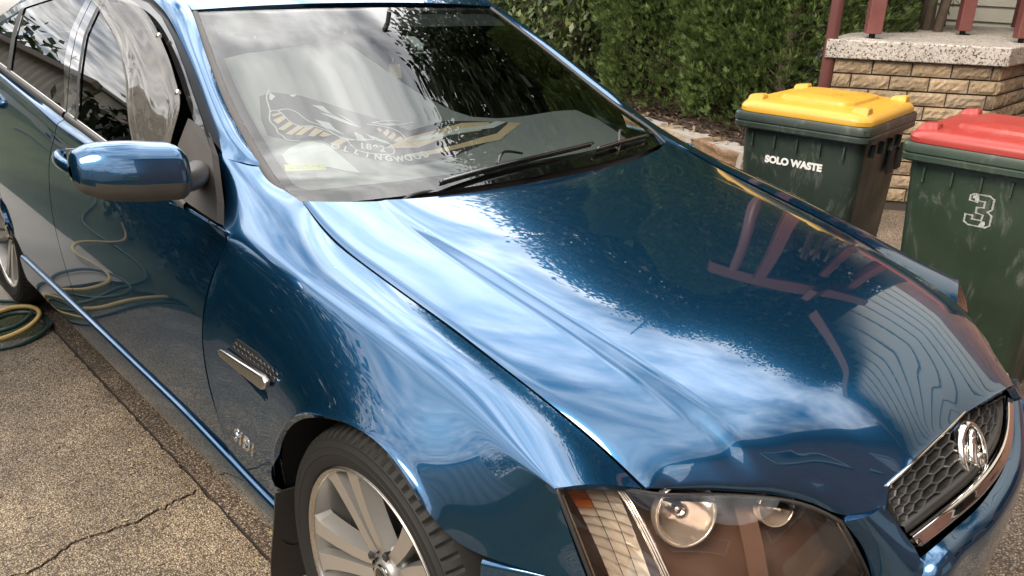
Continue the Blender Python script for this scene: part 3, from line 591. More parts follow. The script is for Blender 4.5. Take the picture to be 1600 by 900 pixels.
# window in the gable wall
mb=MB(); c=np.array([-.62,5.05,0])+dg*3.6; n_=np.array([dg[1],-dg[0],0])
win=MB(); q=[c-dg*.6+n_*.03+up*1.2,c+dg*.6+n_*.03+up*1.2,c+dg*.6+n_*.03+up*2.4,c-dg*.6+n_*.03+up*2.4]
win.prism(q,n_*.012); wo=hadd(win,'window',MT['black_gloss'])
mb=MB()
for a,b in ((0,1),(1,2),(2,3),(3,0)): mb.tube([q[a]+n_*.012,q[b]+n_*.012],.04,4)
o=hadd(mb,'frame',red_m,wo); o.location=(0,0,0)
# porch plant
t=thing('porch_plant','multi stemmed dark leaved shrub growing behind the porch posts','shrub',(-1.95,5.35,.3))
mb=MB(); r=np.random.default_rng(77)
for k in range(12):
    a=r.random()*6.28; b=np.array([-1.92+.12*math.cos(a),5.5+.12*math.sin(a),.3]); tp=b+np.array([r.normal()*.22,r.normal()*.2,2.6]); mb.tube(splm([b,lerp3(b,tp,.5)+r.normal(size=3)*.05 if False else b*.5+tp*.5+r.normal(size=3)*.06,tp],5),np.linspace(.045,.018,11),8)
o=mb.build('stems',bark,None,True); o.parent=t; o.location=(1.95,-5.35,-.3)
o=broadleaf('leaves',None,(-1.9,5.45,1.6),(.62,.45,.8),60,16,.11,.075,leafmat('glossy_shrub_leaf',[(0,(.02,.04,.015)),(.6,(.045,.08,.025)),(1,(.10,.14,.05))],.35,.2),78,1.0,.3); o.parent=t; o.location=(1.95,-5.35,-.3)
# =================================================================== WHEELIE BINS
def rrect(w,d,rad,n=6):
    P=[]
    for sx,sy,a0 in ((1,1,0),(-1,1,90),(-1,-1,180),(1,-1,270)):
        for k in range(n+1):
            a=R(a0+90*k/n); P.append((sx*(w/2-rad)+rad*math.cos(a),sy*(d/2-rad)+rad*math.sin(a)))
    return P
def loftring(secs,cap0=True,cap1=True):
    V=[];F=[]; n=len(secs[0])
    for s in secs: V+=s
    for i in range(len(secs)-1):
        for k in range(n): F.append((i*n+k,i*n+(k+1)%n,(i+1)*n+(k+1)%n,(i+1)*n+k))
    if cap0: F.append(tuple(range(n))[::-1])
    if cap1: F.append(tuple((len(secs)-1)*n+k for k in range(n)))
    return V,F
def wheelie_bin(label,loc,yaw,bodyc,lidc,lidcol):
    t=thing('wheelie_bin',label,'bin',loc,(0,0,R(yaw)),'wheelie bins beside the house')
    bm_=mat('bin_body_'+lidcol,bodyc,.42,var=.3,vs=4,bump=.12,bs=180,dist=.0008,rv=.14,scuff=.45); lm_=mat('bin_lid_'+lidcol,lidc,.36,var=.10,vs=6,bump=.1,bs=160,dist=.0006,rv=.1,scuff=.30)
    S=lambda w,d,rad,z,oy=0:[(x,y+oy,z) for x,y in rrect(w,d,rad)]
    body=loftring([S(.44,.50,.05,.035,.03),S(.455,.52,.055,.05,.03),S(.535,.625,.06,.93,0),S(.535,.625,.06,.945,0)])
    mb=MB().add(*body); o=mb.build('body',bm_,t); shade_auto(o,40)
    rim=loftring([S(.540,.632,.05,.952),S(.582,.705,.05,.953),S(.590,.718,.05,.960),S(.590,.718,.05,.978),S(.580,.708,.048,.984),S(.592,.722,.05,.988),S(.592,.722,.05,1.012),S(.582,.712,.05,1.022),S(.52,.65,.04,1.022)],False,False)
    o=MB().add(*rim).build('rim',bm_,t); shade_auto(o,35)
    for k in range(5): MB().boxc((-.20+.10*k,-.318,.905),(.007,.022,.055)).build('rib',bm_,t)
    for sx in (-1,1):
        for k in range(4): MB().boxc((sx*.273,-.18+.12*k,.905),(.022,.007,.055)).build('rib',bm_,t)
    # side pockets at the back
    mb=MB()
    for k in range(2): MB().boxc((.276,.10+.13*k,.83),(.012,.075,.12),None,.004).build('side_pocket',MT['dark'],t)
    # lid: domed skirted sheet with raised panel
    L=[S(.560,.69,.075,1.020),S(.572,.70,.078,1.024),S(.574,.702,.08,1.040),S(.566,.694,.08,1.050),S(.545,.672,.08,1.062),S(.50,.62,.09,1.071),S(.33,.42,.06,1.078),S(.318,.41,.055,1.090),S(.30,.39,.05,1.094),S(.12,.18,.03,1.097)]
    o=MB().add(*loftring(L,False,True)).build('lid',lm_,t,True); shade_auto(o,30); lid=o
    for sx in (-1,1):
        for sy in (-1,1):
            mb=MB(); cx,cyy=sx*.225,sy*.262
            P=[(cx-.036,cyy,1.058),(cx-.034,cyy,1.080),(cx-.026,cyy,1.088),(cx,cyy,1.092),(cx+.026,cyy,1.095),(cx+.032,cyy,1.088),(cx+.034,cyy,1.060)]
            Q=np.array(P); A=[(x,y-.022,z) for x,y,z in Q];B=[(x,y+.022,z) for x,y,z in Q]; n=len(A); C=[(x,y-.022,1.05) for x,y,z in A]; D=[(x,y+.022,1.05) for x,y,z in B]
            mb.add(A+B,[(i,i+1,n+i+1,n+i) for i in range(n-1)]); mb.add(A+C,[(i,n+i,n+i+1,i+1) for i in range(n-1)]); mb.add(B+D,[(i,i+1,n+i+1,n+i) for i in range(n-1)])
            mb.build('lid_lug',lm_,t)
    mb=MB(); mb.tube([(-.22,.40,1.0),(.22,.40,1.0)],.016,12)
    for sx in (-.22,0,.22): mb.tube([(sx,.355,.99),(sx,.40,1.0)],.018,8)
    mb.build('handle',bm_,t,True)
    for sx in (-1,1):
        w=lathe([(0,.03),(.08,.03),(.1,.02),(.1,-.02),(.08,-.03),(0,-.03)],(sx*.24,.30,.10),(1,0,0),28).build('wheel',MT['rubber'],t,True); shade_auto(w,40)
    t.scale=(.965,.93,.958)
    return t,bm_,lid
yb,ym,_l=wheelie_bin('dark green wheelie bin with a yellow lid and white stencilled words',(-.602,1.836,0),8.5,(.022,.034,.027),(.54,.31,.035),'yellow')
rb_,rm,_l=wheelie_bin('dark green wheelie bin with a red lid and a stencilled number on its front',(.150,1.80,0),5.5,(.026,.044,.028),(.32,.034,.026),'red')
stencil=mat('white_stencil_paint',(.66,.67,.66),.7,var=.25,vs=90,bump=.05)
def bin_text(t,txt,size,x,z,m,bold=.002,space=1.0,dep=.0004,shear=0):
    V,F=text_mesh(txt,size,dep,bold,shear,space); sl=(.625-.52)/2/.88   # front slope
    zz=z; y=-(.52/2+(zz-.05)*( (.625-.52)/2)/.88)+.03*(1-(zz-.05)/.88)-.0012
    n_=Vector((0,-1,.0)); tz=Vector((0,-.0597-.0+.034,1)); return mk('stencil',place(V,frame((x,y-.001,zz),(1,0,0),(0,-.0256,1))),F,m,t)
bin_text(yb,'SOLO WASTE',.041,-.012,.822,stencil,.0024,1.0)
faint=mat('faint_stencil_overspray',(.40,.41,.40),.7,var=.3,vs=90,bump=.05)
def stencil3():
    # sprayed outline of a 3 with two bridges: ring pieces
    ou=[(-.030,.034),(-.030,.052),(-.020,.060),(.020,.060),(.032,.050),(.032,.012),(.022,.0),(.034,-.012),(.034,-.050),(.022,-.060),(-.022,-.060),(-.034,-.050),(-.034,-.022),(-.014,-.022),(-.014,-.036),(.010,-.036),(.012,-.014),(-.008,-.010),(-.008,.010),(.010,.014),(.010,.036),(-.010,.036),(-.010,.030)]
    mb=MB(); n=len(ou); r=np.random.default_rng(4)
    def Y(z): return -(.52/2+(z-.05)*((.625-.52)/2)/.88)+.03*(1-(z-.05)/.88)-.002
    for i in range(n):
        a=np.array(ou[i]);b=np.array(ou[(i+1)%n]); d=b-a; l=np.linalg.norm(d); d/=max(l,1e-6); pn=np.array([-d[1],d[0]])
        for k in range(max(2,int(l/.004))):
            t=k/max(1,int(l/.004)); w=.0016+.0014*r.random(); p=a+(b-a)*t; q=[p-d*.003-pn*w,p+d*.003-pn*w,p+d*.003+pn*w,p-d*.003+pn*w]
            cx,cz_=.010,.806
            mb.add([(cx+u*1.28,Y(cz_+v)-.0002*i/n,cz_+v) for u,v in q],[(0,1,2,3)])
    for (bx,bz,w,h) in ((-.022,.046,.008,.010),(-.014,.040,.004,.006),(.020,-.045,.006,.012),(.016,-.054,.009,.004)):
        for k in range(6):
            u=bx+r.normal()*w*.35; v=bz+r.normal()*h*.35; s=.003+.004*r.random(); mb.add([(.010+u-s,Y(.806+v)-.0006,.806+v-s),(.010+u+s,Y(.806+v)-.0006,.806+v-s*.6),(.010+u+s*.7,Y(.806+v)-.0006,.806+v+s),(.010+u-s*.8,Y(.806+v)-.0006,.806+v+s*.8)],[(0,1,2,3)])
    o=mb.build('stencil',faint,rb_)
stencil3()
# =================================================================== NEAR SIDE OF THE STREET (seen in the paint and glass)
corr_m=mat('cream_corrugated_steel',(.42,.39,.33),.5,var=.1,vs=3,bump=.05)
g=thing('neighbour_garage','cream corrugated steel garage beyond the lawn','garage',(-11,-4.5,0))
mb=MB(); n=160; x0,x1,yy=-14.0,-8.9,-3.6
P=[];
for i in range(n+1):
    x=x0+(x1-x0)*i/n; ph=i%8; P.append((x+11,yy+4.5+(.03 if ph in(0,1,2) else 0 if ph in (4,5,6) else .015)))
V=[(x,y,0) for x,y in P]+[(x,y,2.85) for x,y in P]; mb.add(V,[(i,i+1,n+1+i+1,n+1+i) for i in range(n)])
P2=[]
for i in range(81):
    y=yy-4*i/80; ph=i%8; P2.append((x1+11+(.03 if ph in(0,1,2) else 0 if ph in (4,5,6) else .015),y+4.5))
V=[(x,y,0) for x,y in P2]+[(x,y,2.85+.6*(1-abs(i/40-1))) for i,(x,y) in enumerate(P2)]; mb.add(V,[(i,i+1,81+i+1,81+i) for i in range(80)])
mb.build('walls',corr_m,g)
mb=MB(); mb.prism([(-3.1,1.0,2.86),(2.2,1.0,2.86),(2.2,-1.1,3.46),(-3.1,-1.1,3.46)],(0,0,.05)); mb.build('roof',mat('grey_roof_sheet',(.25,.25,.25),.5,var=.1,bump=.1),g)
mb=MB(); mb.boxc((-.45,1.03,2.86),(5.3,.10,.12)); mb.build('gutter',mat('brown_gutter',(.14,.11,.09),.5,bump=.05),g)
h=thing('boundary_hedge','clipped very dark hedge along the lawn on the near side','hedge',(-4.5,-3.4,0))
for k,(cx,sd) in enumerate(((-4.3,52),(-3.2,53),(-2.2,54))):
    o=broadleaf('foliage',None,(cx,-2.55,1.15),(.90,.52,1.30),170,40,.14,.10,dk_m,sd,.02,.35); o.parent=h; o.location=(4.5,3.4,0)
mb=MB(); 
for k in range(6): mb.tube([(-5.0+.6*k,-2.55,-.02),(-5.0+.6*k,-2.55,1.5)],[.04,.02],7)
o=mb.build('stems',bark,None,True); o.parent=h; o.location=(4.5,3.4,0)
f=thing('steel_fence','pale grey ribbed steel fence standing across the lawn from the car','fence',(2.8,-5.45,0))
mb=MB(); A=np.array([-.9,-5.4]);B=np.array([6.5,-5.0]); n=240; P=[]
for i in range(n+1):
    p=A+(B-A)*i/n; ph=i%8; P.append((p[0]-2.8,p[1]+5.45+(.035 if ph in(0,1,2) else 0 if ph in (4,5,6) else .017)))
mb.add([(x,y,0) for x,y in P]+[(x,y,1.9) for x,y in P],[(i,i+1,n+1+i+1,n+1+i) for i in range(n)]); mb.build('sheeting',mat('pale_grey_steel',(.68,.69,.66),.5,var=.08,bump=.05),f)
mb=MB(); mb.boxc((0,.26,1.92),(7.5,.06,.06),Matrix.Rotation(math.atan2(.3,7.4),3,'Z')); mb.build('top_rail',mat('dark_rail',(.10,.10,.09),.5,bump=.05),f)
# second house far behind the camera side and a street tree
t=thing('street_tree','rounded street tree beyond the garage','tree',(-27,-3.9,0))
o=broadleaf('crown',None,(-27,-3.9,5.2),(2.6,2.6,2.4),260,44,.28,.2,tr_m,61,1.8,.35); o.parent=t; o.location=(27,3.9,0)
o=trunk(None,[(-27,-3.9,-.1),(-27,-3.8,2),(-27,-3.9,5)],[.2,.16,.06]); o.parent=t; o.location=(27,3.9,0)
# white car parked further up
def white_car():
    t=thing('white_hatchback','plain white parked car up the drive, mostly hidden','car',(-11.6,1.2,0),(0,0,R(80)))
    wm=mat('white_car_paint',(.78,.78,.77),.25,coat=.8,bump=.02)
    prof=[(-2.0,.35,.42),(-2.02,.75,.72),(-1.9,.95,.78),(-1.0,1.0,.80),(-.55,1.05,.80),(1.6,1.0,.80),(1.95,.92,.78),(2.02,.6,.72),(1.98,.32,.5)]
    G=[]
    for x,z,w in prof: pass
    sec=[]
    for x,zt,w in ((-2.02,.78,.70),(-1.8,.93,.82),(-1.0,1.0,.86),(0,1.02,.87),(1.2,1.0,.86),(1.8,.95,.82),(2.02,.80,.70)):
        sec.append([(x,-w,.30),(x,-w-.02,.55),(x,-w,zt-.08),(x,-w+.10,zt),(x,0,zt+.03),(x,w-.10,zt),(x,w,zt-.08),(x,w+.02,.55),(x,w,.30)])
    gridmesh('body',gridsurf(np.array(sec),5,4),wm,t,(0,0,1),0,lip=False)
    sec=[]
    for x,zt,wb,wt in ((-.95,1.0,.80,.78),(-.35,1.40,.80,.60),(.4,1.46,.80,.60),(1.2,1.40,.80,.60),(1.8,1.0,.78,.74)):
        sec.append([(x,-wb,.98),(x,-(wb+wt)/2-.02,(.98+zt)/2),(x,-wt,zt-.02),(x,0,zt+.02),(x,wt,zt-.02),(x,(wb+wt)/2+.02,(.98+zt)/2),(x,wb,.98)])
    gridmesh('cabin',gridsurf(np.array(sec),5,4),wm,t,(0,0,1),0,lip=False)
    for sy in (-1,1):
        for xa,xb in ((-.55,.28),(.36,1.2)):
            mb=MB(); mb.add([(xa-.25*(xa<0),sy*.818,1.02),(xb+.25*(xb>1),sy*.818,1.02),(xb,sy*.66,1.34),(xa+.12,sy*.66,1.34)],[(0,1,2,3)]); mb.build('window',MT['black_gloss'],t)
        for x in (-1.3,1.25):
            w=lathe([(0,.10),(.2,.10),(.22,.11),(.30,.10),(.31,.0),(.30,-.1)],(x,sy*.76,.31),(0,sy,0),28).build('wheel',MT['rubber'],t,True)
white_car()
# garden hoses by the rear wheel
def hose(name,label,pts,m,rad=.0095):
    P=spl([(x,y,z) for x,y,z in pts],260); mb=MB(); mb.tube(P,rad,10); o=mb.build(name,m,None,True); return tag(o,label,'hose')
gm_=mat('dark_green_hose_vinyl',(.018,.045,.040),.35,var=.15,bump=.03); ym_=mat('yellow_hose_vinyl',(.62,.43,.16),.4,var=.12,bump=.03)
HOSES=True

# =================================================================== FURTHER SURROUNDINGS (mirrored in the paint, not in frame)
t=thing('opposite_house','unseen red brown brick house with a white garage door in front of the car, raised to two storeys to darken its reflections','house',(4.8,2.6,0))
bk=brickwall('red_brown_brick',(.32,.135,.095),(.24,.10,.075),(.28,.25,.22),'y'); 
mb=MB(); mb.boxc((1.0,0,3.2),(3.0,11,6.4)); mb.build('walls',bk,t)  # second storey and nearness shaped to darken reflections on the car nose
mb=MB(); mb.prism([(-1.1,-5.9,6.35),(-1.1,5.9,6.35),(2.6,5.5,8.2),(2.6,-5.5,8.2)],(0,0,.1)); mb.build('roof',roof_m,t)
mb=MB()
for k in range(5): mb.boxc((-.54,-1.6,.24+.45*k),(.06,2.8,.44),None,.01)
mb.build('garage_door',wb_m,t)
for y,zc_w in ((2.2,1.6),(4.6,1.6),(-2.6,4.7),(.6,4.7),(3.8,4.7)):
    mb=MB(); mb.boxc((-.53,y,zc_w),(.06,1.4,1.2)); w=mb.build('window',MT['black_gloss'],t)
    mb=MB()
    for dy,dz,sy,sz in ((0,.63,1.55,.08),(0,-.63,1.55,.08),(.74,0,.08,1.2),(-.74,0,.08,1.2)): mb.boxc((-.55,y+dy,zc_w+dz),(.06,sy,sz))
    mb.build('frame',wb_m,w)
r=np.random.default_rng(99); C=[];k=0
for a in np.linspace(0,2*math.pi,70,endpoint=False):
    d=38+r.normal()*4; C.append((d*math.cos(a)+1,d*math.sin(a),3.2+r.random()*3))
P=[];O=[]
for c in C:
    p,o_=clump_points(r,c,(3.2,3.2,4.2),30,26,.8,.3,.2); P.append(p);O.append(o_)
P=np.concatenate(P);O=np.concatenate(O); n=len(P); D=unit(O+r.normal(size=(n,3))*.8); Nn=unit(np.cross(D,r.normal(size=(n,3)))); V,q=leaf_quads(P,D,Nn,.40+.4*r.random(n),.25+.2*r.random(n))
o=fast_mesh('distant_treeline',V,q,tr_m); tag(o,kind='stuff')
# =================================================================== THE CAR
car=thing('parked_car','glossy dark blue metallic sedan with silver alloy wheels, parked on the driveway','car')
lerp=lambda a,b,t: np.asarray(a,float)*(1-t)+np.asarray(b,float)*t
sm=lambda x,a,b: (lambda t:t*t*(3-2*t))(np.clip((x-a)/(b-a),0,1))
MIR=np.array([1,-1,1.0])
# shoulder crease
CX=[-3.9,-3.2,-2.75,-2.37,-1.99,-1.726,-1.2,-.85,-.62,-.50,-.392,-.293,-.19,-.13,-.055,.085,.21,.32,.41]
CY=[-.80,-.88,-.905,-.915,-.915,-.912,-.906,-.898,-.884,-.872,-.862,-.852,-.842,-.836,-.828,-.815,-.806,-.802,-.801]
CZ=[1.06,1.10,1.098,1.068,1.028,.994,.962,.944,.927,.903,.893,.882,.862,.855,.843,.812,.782,.761,.744]
cy=lambda x: np.interp(x,CX,CY); cz=lambda x: np.interp(x,CX,CZ)
WX=[-3.9,-3.3,-2.9,-1.7,-.6,-.3,-.1,.1,.2,.28,.36]; WW=[.86,.925,.942,.937,.936,.939,.941,.926,.905,.882,.856]
ww=lambda x: np.interp(x,WX,WW)
def sidey(x,z):
    w=ww(x); c=-cy(x); zc=cz(x)
    zs=np.array([.18,.30,.345,.40,.52,.62]+[lerp(.62,zc,.38),lerp(.62,zc,.72),zc]); d=np.array([.05,.026,.024,.016,.005,0]+[.10*(w-c),.48*(w-c),w-c])
    return -(w-float(nspline(zs,d[:,None],np.array([z]))[0,0]))
belt=lambda x: 1.0-.088*(x+1.29)
KG=.65
def gy(x,z): return -.885+KG*(z-belt(x))          # side-glass plane
# ---- bonnet
ED=np.array([(-.579,-.698,.982),(-.415,-.712,.934),(-.263,-.707,.901),(-.125,-.699,.875),(.003,-.692,.852),(.118,-.686,.827),(.22,-.677,.801),(.311,-.664,.772),(.397,-.652,.741),(.474,-.645,.708)])
CE=np.array([(-.425,.972),(-.30,.968),(-.12,.950),(.05,.926),(.20,.9),(.36,.869),(.49,.836),(.60,.800),(.685,.763),(.735,.737)])
def bonnet_grid(nu=110,ns=121):
    s0=chord(ED); us=np.linspace(0,1,nu); e=nspline(s0,ED+np.array([0,.0022,0]),us*s0[-1]); c=nspline(s0,CE,us*s0[-1])
    G=np.zeros((nu,ns,3)); ss=np.linspace(1,-1,ns); ss=np.sign(ss)*(1-(1-abs(ss))**1.15)
    FS=[0,.2,.36,.44,.465,.493,.519,.555,.589,.612,.651,.69,.737,.80,.86,.93,1]
    FX=[.735,.741,.744,.739,.737,.748,.752,.732,.708,.691,.665,.641,.609,.570,.532,.497,.474]
    FZ=[.737,.736,.729,.716,.708,.682,.667,.663,.662,.666,.682,.691,.695,.696,.696,.698,.708]
    BS=np.array([0,.25,.45,.62,.8,1]); BXv=np.array([.735,.742,.735,.690,.572,.474])[:,None]; BZv=np.array([.737,.734,.716,.695,.694,.708])[:,None]
    for i,u in enumerate(us):
        xe,ye,ze=e[i]; xc,zc=c[i]; h=.003+.008*sm(u,.0,.45)-.004*sm(u,.85,1); hw=.012+.022*u
        p=3.2-1.0*u*(1-u)*2
        for j,s in enumerate(ss):
            a=abs(s); x=xc-(xc-xe)*a**p
            z=ze+(zc-ze-h)*(1-a**2.3)+h*sm(.76-a,-hw,hw)
            z-=.0016*sm(a,.985,1.0)
            up_=.80+.12*sm(a,.55,1.0); z+=.021*(sm(u,up_-.42,up_+.03) if u<up_+.03 else max(0,1-((u-up_-.03)/(.97-up_))**1.25))*(1-a**3.2)
            w=max(0,(u-.82)/.18)**2.5
            if w>0:
                bx=float(nspline(BS,BXv,np.array([a]))[0,0]); bz=float(nspline(BS,BZv,np.array([a]))[0,0]); w2=max(0,(u-.86)/.14)**2.2
                x=x*(1-w)+w*bx+w2*(np.interp(a,FS,FX)-bx); z=z*(1-w)+w*bz+w2*(np.interp(a,FS,FZ)-bz)
            G[i,j]=(x,-s*abs(ye),z)
    return G
BG=bonnet_grid()
gridmesh('bonnet',BG,MT['paint'],car,(0,0,1),.016)
# ---- front wings
XFz=[.335,.40,.474,.595,.70,.81,.886,.94]; XFx=[-.643,-.643,-.664,-.676,-.664,-.630,-.602,-.592]
def fender_net():
    st=[((-.637,.335),-.60,None),((-.56,.318),-.545,(-.683,-.716,1.008)),((-.46,.305),-.44,(-.579,-.704,.984)),((-.372,.30),-.36,(-.49,-.713,.956)),
        ((-.356,.42),-.31,(-.40,-.719,.930)),((-.318,.525),-.255,(-.32,-.717,.913)),((-.238,.622),-.195,(-.235,-.713,.897)),((-.12,.688),-.10,(-.125,-.706,.876)),
        ((0,.707),-.01,(0,-.699,.852)),((.11,.69),.075,(.105,-.693,.830)),((.19,.635),.15,(.195,-.685,.808)),((.245,.575),.235,(.29,-.673,.779)),((.355,.574),.325,(.385,-.66,.745)),((.487,.584),.405,(.47,-.653,.710))]
    net=[]
    for k,((bx,bz),cx,T) in enumerate(st):
        C=np.array([cx,cy(cx),cz(cx)]); row=[]
        if k>=12: C=np.array([[.335,-.808,.760],[.409,-.803,.742]][k-12])
        B=np.array([bx,sidey(bx,bz) if k<11 else [-.876,-.842,-.7865][k-11],bz])
        for f in (0,.18,.42,.66,.85):
            q=lerp(B,C,f)
            if k<3: q[0]=lerp(np.interp(q[2],XFz,XFx)+.004,q[0],[0,.45,.8][k]) 
            if k<11: q[1]=sidey(q[0],q[2])
            else: q[1]-= .012*4*f*(1-f)*(1 if k==11 else .7 if k==12 else .2)
            row.append(q)
        soft=sm(cx,-.05,.2)
        row.append(lerp(lerp(B,C,.95),C,.2)*1.0); row[-1][1]=lerp(sidey(row[-1][0],row[-1][2]) if k<11 else row[-1][1],row[-1][1],.3)
        row.append(C)
        if T is None:
            up=[(-.632,-.876,.934),(-.715,-.828,.972),(-.832,-.784,1.051),(-.777,-.748,1.040),(-.748,-.710,1.034)]
        else:
            T=np.array(T); b=[0,.006,.006,.008,.010,.012,.013,.014,.015,.016,.016,.015,.012,.008][k]
            up=[]
            for f in (.07,.22,.5,.8,1):
                q=lerp(C,T,f); q[2]+=b*4*f*(1-f)*(1.1-.3*f)
                if k in (1,2): q[2]+=[.006,.0][k-1]*4*f*(1-f); 
                up.append(q)
        row+= [np.array(q,float) for q in up]
        net.append(row)
    return np.array(net)
FN=fender_net(); FG=gridsurf(FN,6,5)
def relax(G,n,k=.5,fix=lambda i,j:False):
    G=G.copy(); lock=G.copy()
    for _ in range(n):
        a=G.copy(); a[1:-1,1:-1]=G[1:-1,1:-1]*(1-k)+k*.25*(G[2:,1:-1]+G[:-2,1:-1]+G[1:-1,2:]+G[1:-1,:-2]); G=a
    return G
FGs=relax(FG,95); wgt=np.ones(FG.shape[:2])
FG=FGs
gridmesh('front_wing',FG,MT['paint'],car,(0,-1,.5),.012)
gridmesh('front_wing',FG*MIR,MT['paint'],car,(0,1,.5),.012)
# ---- doors
XF=[(.335,-.643),(.40,-.643),(.474,-.664),(.595,-.676),(.70,-.664),(.81,-.630),(.886,-.602),(.94,-.592),(1.0,-.592)]
xf=lambda z: np.interp(z,[a for a,b in XF],[b for a,b in XF])
XR=[(.345,-1.815),(.45,-1.83),(.60,-1.858),(.75,-1.862),(.85,-1.845),(.96,-1.765),(1.01,-1.735),(1.06,-1.72)]
xr=lambda z: np.interp(z,[a for a,b in XR],[b for a,b in XR])
XQ=[(.345,-2.50),(.47,-2.548),(.60,-2.615),(.75,-2.70),(.9,-2.80),(1.0,-2.86),(1.1,-2.90),(1.14,-2.90)]
xq=lambda z: np.interp(z,[a for a,b in XQ],[b for a,b in XQ])
def door_grid(xa,xb,ga,gb,nu=30):
    rows=[]; fz=[0,.09,.25,.45,.65,.82,.92,.965]
    for u in np.linspace(0,1,nu):
        row=[]
        def X(z): return (xa(z)-ga)*(1-u)+(xb(z)+gb)*u
        zc=cz(X(.95)); z0=.345
        for f in fz:
            z=z0+(zc-z0)*f; x=X(z); row.append((x,sidey(x,z),z))
        x=X(zc); zc=cz(x); y=cy(x)
        row.append((x,y,zc)); row.append((x,y+.006,zc+.007)); zb=belt(x)-.018
        row.append((X(zb),(y+.008)*.5-.5*.888,zc*.5+zb*.5+.002)); row.append((X(zb),-.8885,zb))
        rows.append(row)
    C=np.array(rows); V=C.shape[1]
    out=np.zeros((nu,(V-1)*5+1,3))
    for i in range(nu): out[i]=splm(C[i],5)
    return out
DF=door_grid(xf,xr,.003,.003); DR=door_grid(xr,xq,.003,.003)
fdoor=gridmesh('front_door',DF,MT['paint'],car,(0,-1,0),.014)
rdoor=gridmesh('rear_door',DR,MT['paint'],car,(0,-1,0),.014)
# far side: plain mirrored shells
gridmesh('front_door',DF*MIR,MT['paint'],car,(0,1,0),.014); gridmesh('rear_door',DR*MIR,MT['paint'],car,(0,1,0),.014)
# ---- rear quarter
def quarter_net():
    net=[]; cxr,czr,rr=-2.915,.338,.372
    for k,(th,tx) in enumerate([(-4,None),(22,None),(48,-2.98),(75,-3.02),(100,-3.08),(125,-3.15),(150,-3.28),(178,-3.4)]):
        bx,bz=cxr+rr*math.cos(R(th)),czr+rr*math.sin(R(th)); row=[]
        for f in (0,.2,.42,.65,.85,1):
            if tx is None:
                bz2=[.345,.475][k]; z=lerp(bz2,1.10,f); x=xq(float(z))-.004- (0 if k==0 else .035*f)
                if k==1: x=lerp(bx,-2.935,f)
            else: z=lerp(bz,cz(tx),f); x=lerp(bx,tx,f)
            row.append((float(x),sidey(float(x),float(min(z,cz(float(x))-.002))),float(z)))
        x1,y1,z1=row[-1]; row.append((x1,y1+.02,z1+.02)); row.append((x1-.02,-.875,belt(x1)+.0))
        net.append(row)
    for tx in (-3.6,-3.85):
        row=[]
        for f in (0,.2,.42,.65,.85,1):
            z=.3+(cz(tx)-.3)*f; row.append((tx,sidey(tx,z),z))
        row.append((tx,cy(tx)+.03,cz(tx)+.02)); row.append((tx,cy(tx)+.09,cz(tx)+.04)); net.append(row)
    return np.array(net)
QG=gridsurf(quarter_net(),5,5)
gridmesh('rear_wing',QG,MT['paint'],car,(0,-1,0),.012); gridmesh('rear_wing',QG*MIR,MT['paint'],car,(0,1,0),.012)
# ---- sill skirt
def sill():
    rows=[]
    for x in np.linspace(-2.52,-.375,60):
        w=sidey(x,.345); e=.004*sm(x,-.7,-.4)
        zt=.342-.02*sm(x,-1.0,-.4)
        rows.append(spl([(x,w+.010,zt+.003),(x,w-.004,zt+.001),(x,w-.0095,zt-.0025),(x,w-.0115,zt-.009)],10).tolist()+spl([(x,w-.0115,zt-.0095),(x,w-.009,zt-.045),(x,w-.001,.245),(x,w+.015,.205),(x,w+.05,.188),(x,w+.14,.185)],22).tolist())
    return np.array(rows)
SG=sill(); so_=gridmesh('sill',SG,MT['paint'],car,(0,-1,0),.01,lip=False); shade_auto(so_,28)
gridmesh('sill',SG*MIR,MT['paint'],car,(0,1,0),.01,lip=False)
# ---- dark structure seen through the gaps
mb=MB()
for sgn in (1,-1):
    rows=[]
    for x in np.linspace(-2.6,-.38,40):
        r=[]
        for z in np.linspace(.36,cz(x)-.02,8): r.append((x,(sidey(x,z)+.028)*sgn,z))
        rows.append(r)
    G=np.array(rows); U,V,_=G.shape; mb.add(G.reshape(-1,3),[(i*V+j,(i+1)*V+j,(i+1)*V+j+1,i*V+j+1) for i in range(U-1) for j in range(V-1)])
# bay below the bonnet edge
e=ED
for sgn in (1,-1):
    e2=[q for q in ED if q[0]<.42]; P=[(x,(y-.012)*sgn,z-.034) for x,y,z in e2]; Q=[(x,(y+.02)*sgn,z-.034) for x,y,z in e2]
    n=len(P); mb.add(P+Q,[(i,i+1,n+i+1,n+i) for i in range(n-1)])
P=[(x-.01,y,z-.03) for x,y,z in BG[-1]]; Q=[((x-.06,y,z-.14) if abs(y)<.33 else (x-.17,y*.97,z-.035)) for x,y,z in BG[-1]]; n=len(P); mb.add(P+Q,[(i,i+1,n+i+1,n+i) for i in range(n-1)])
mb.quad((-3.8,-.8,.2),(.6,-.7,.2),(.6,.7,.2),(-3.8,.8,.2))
mb.build('inner_structure',MT['gap'],car)
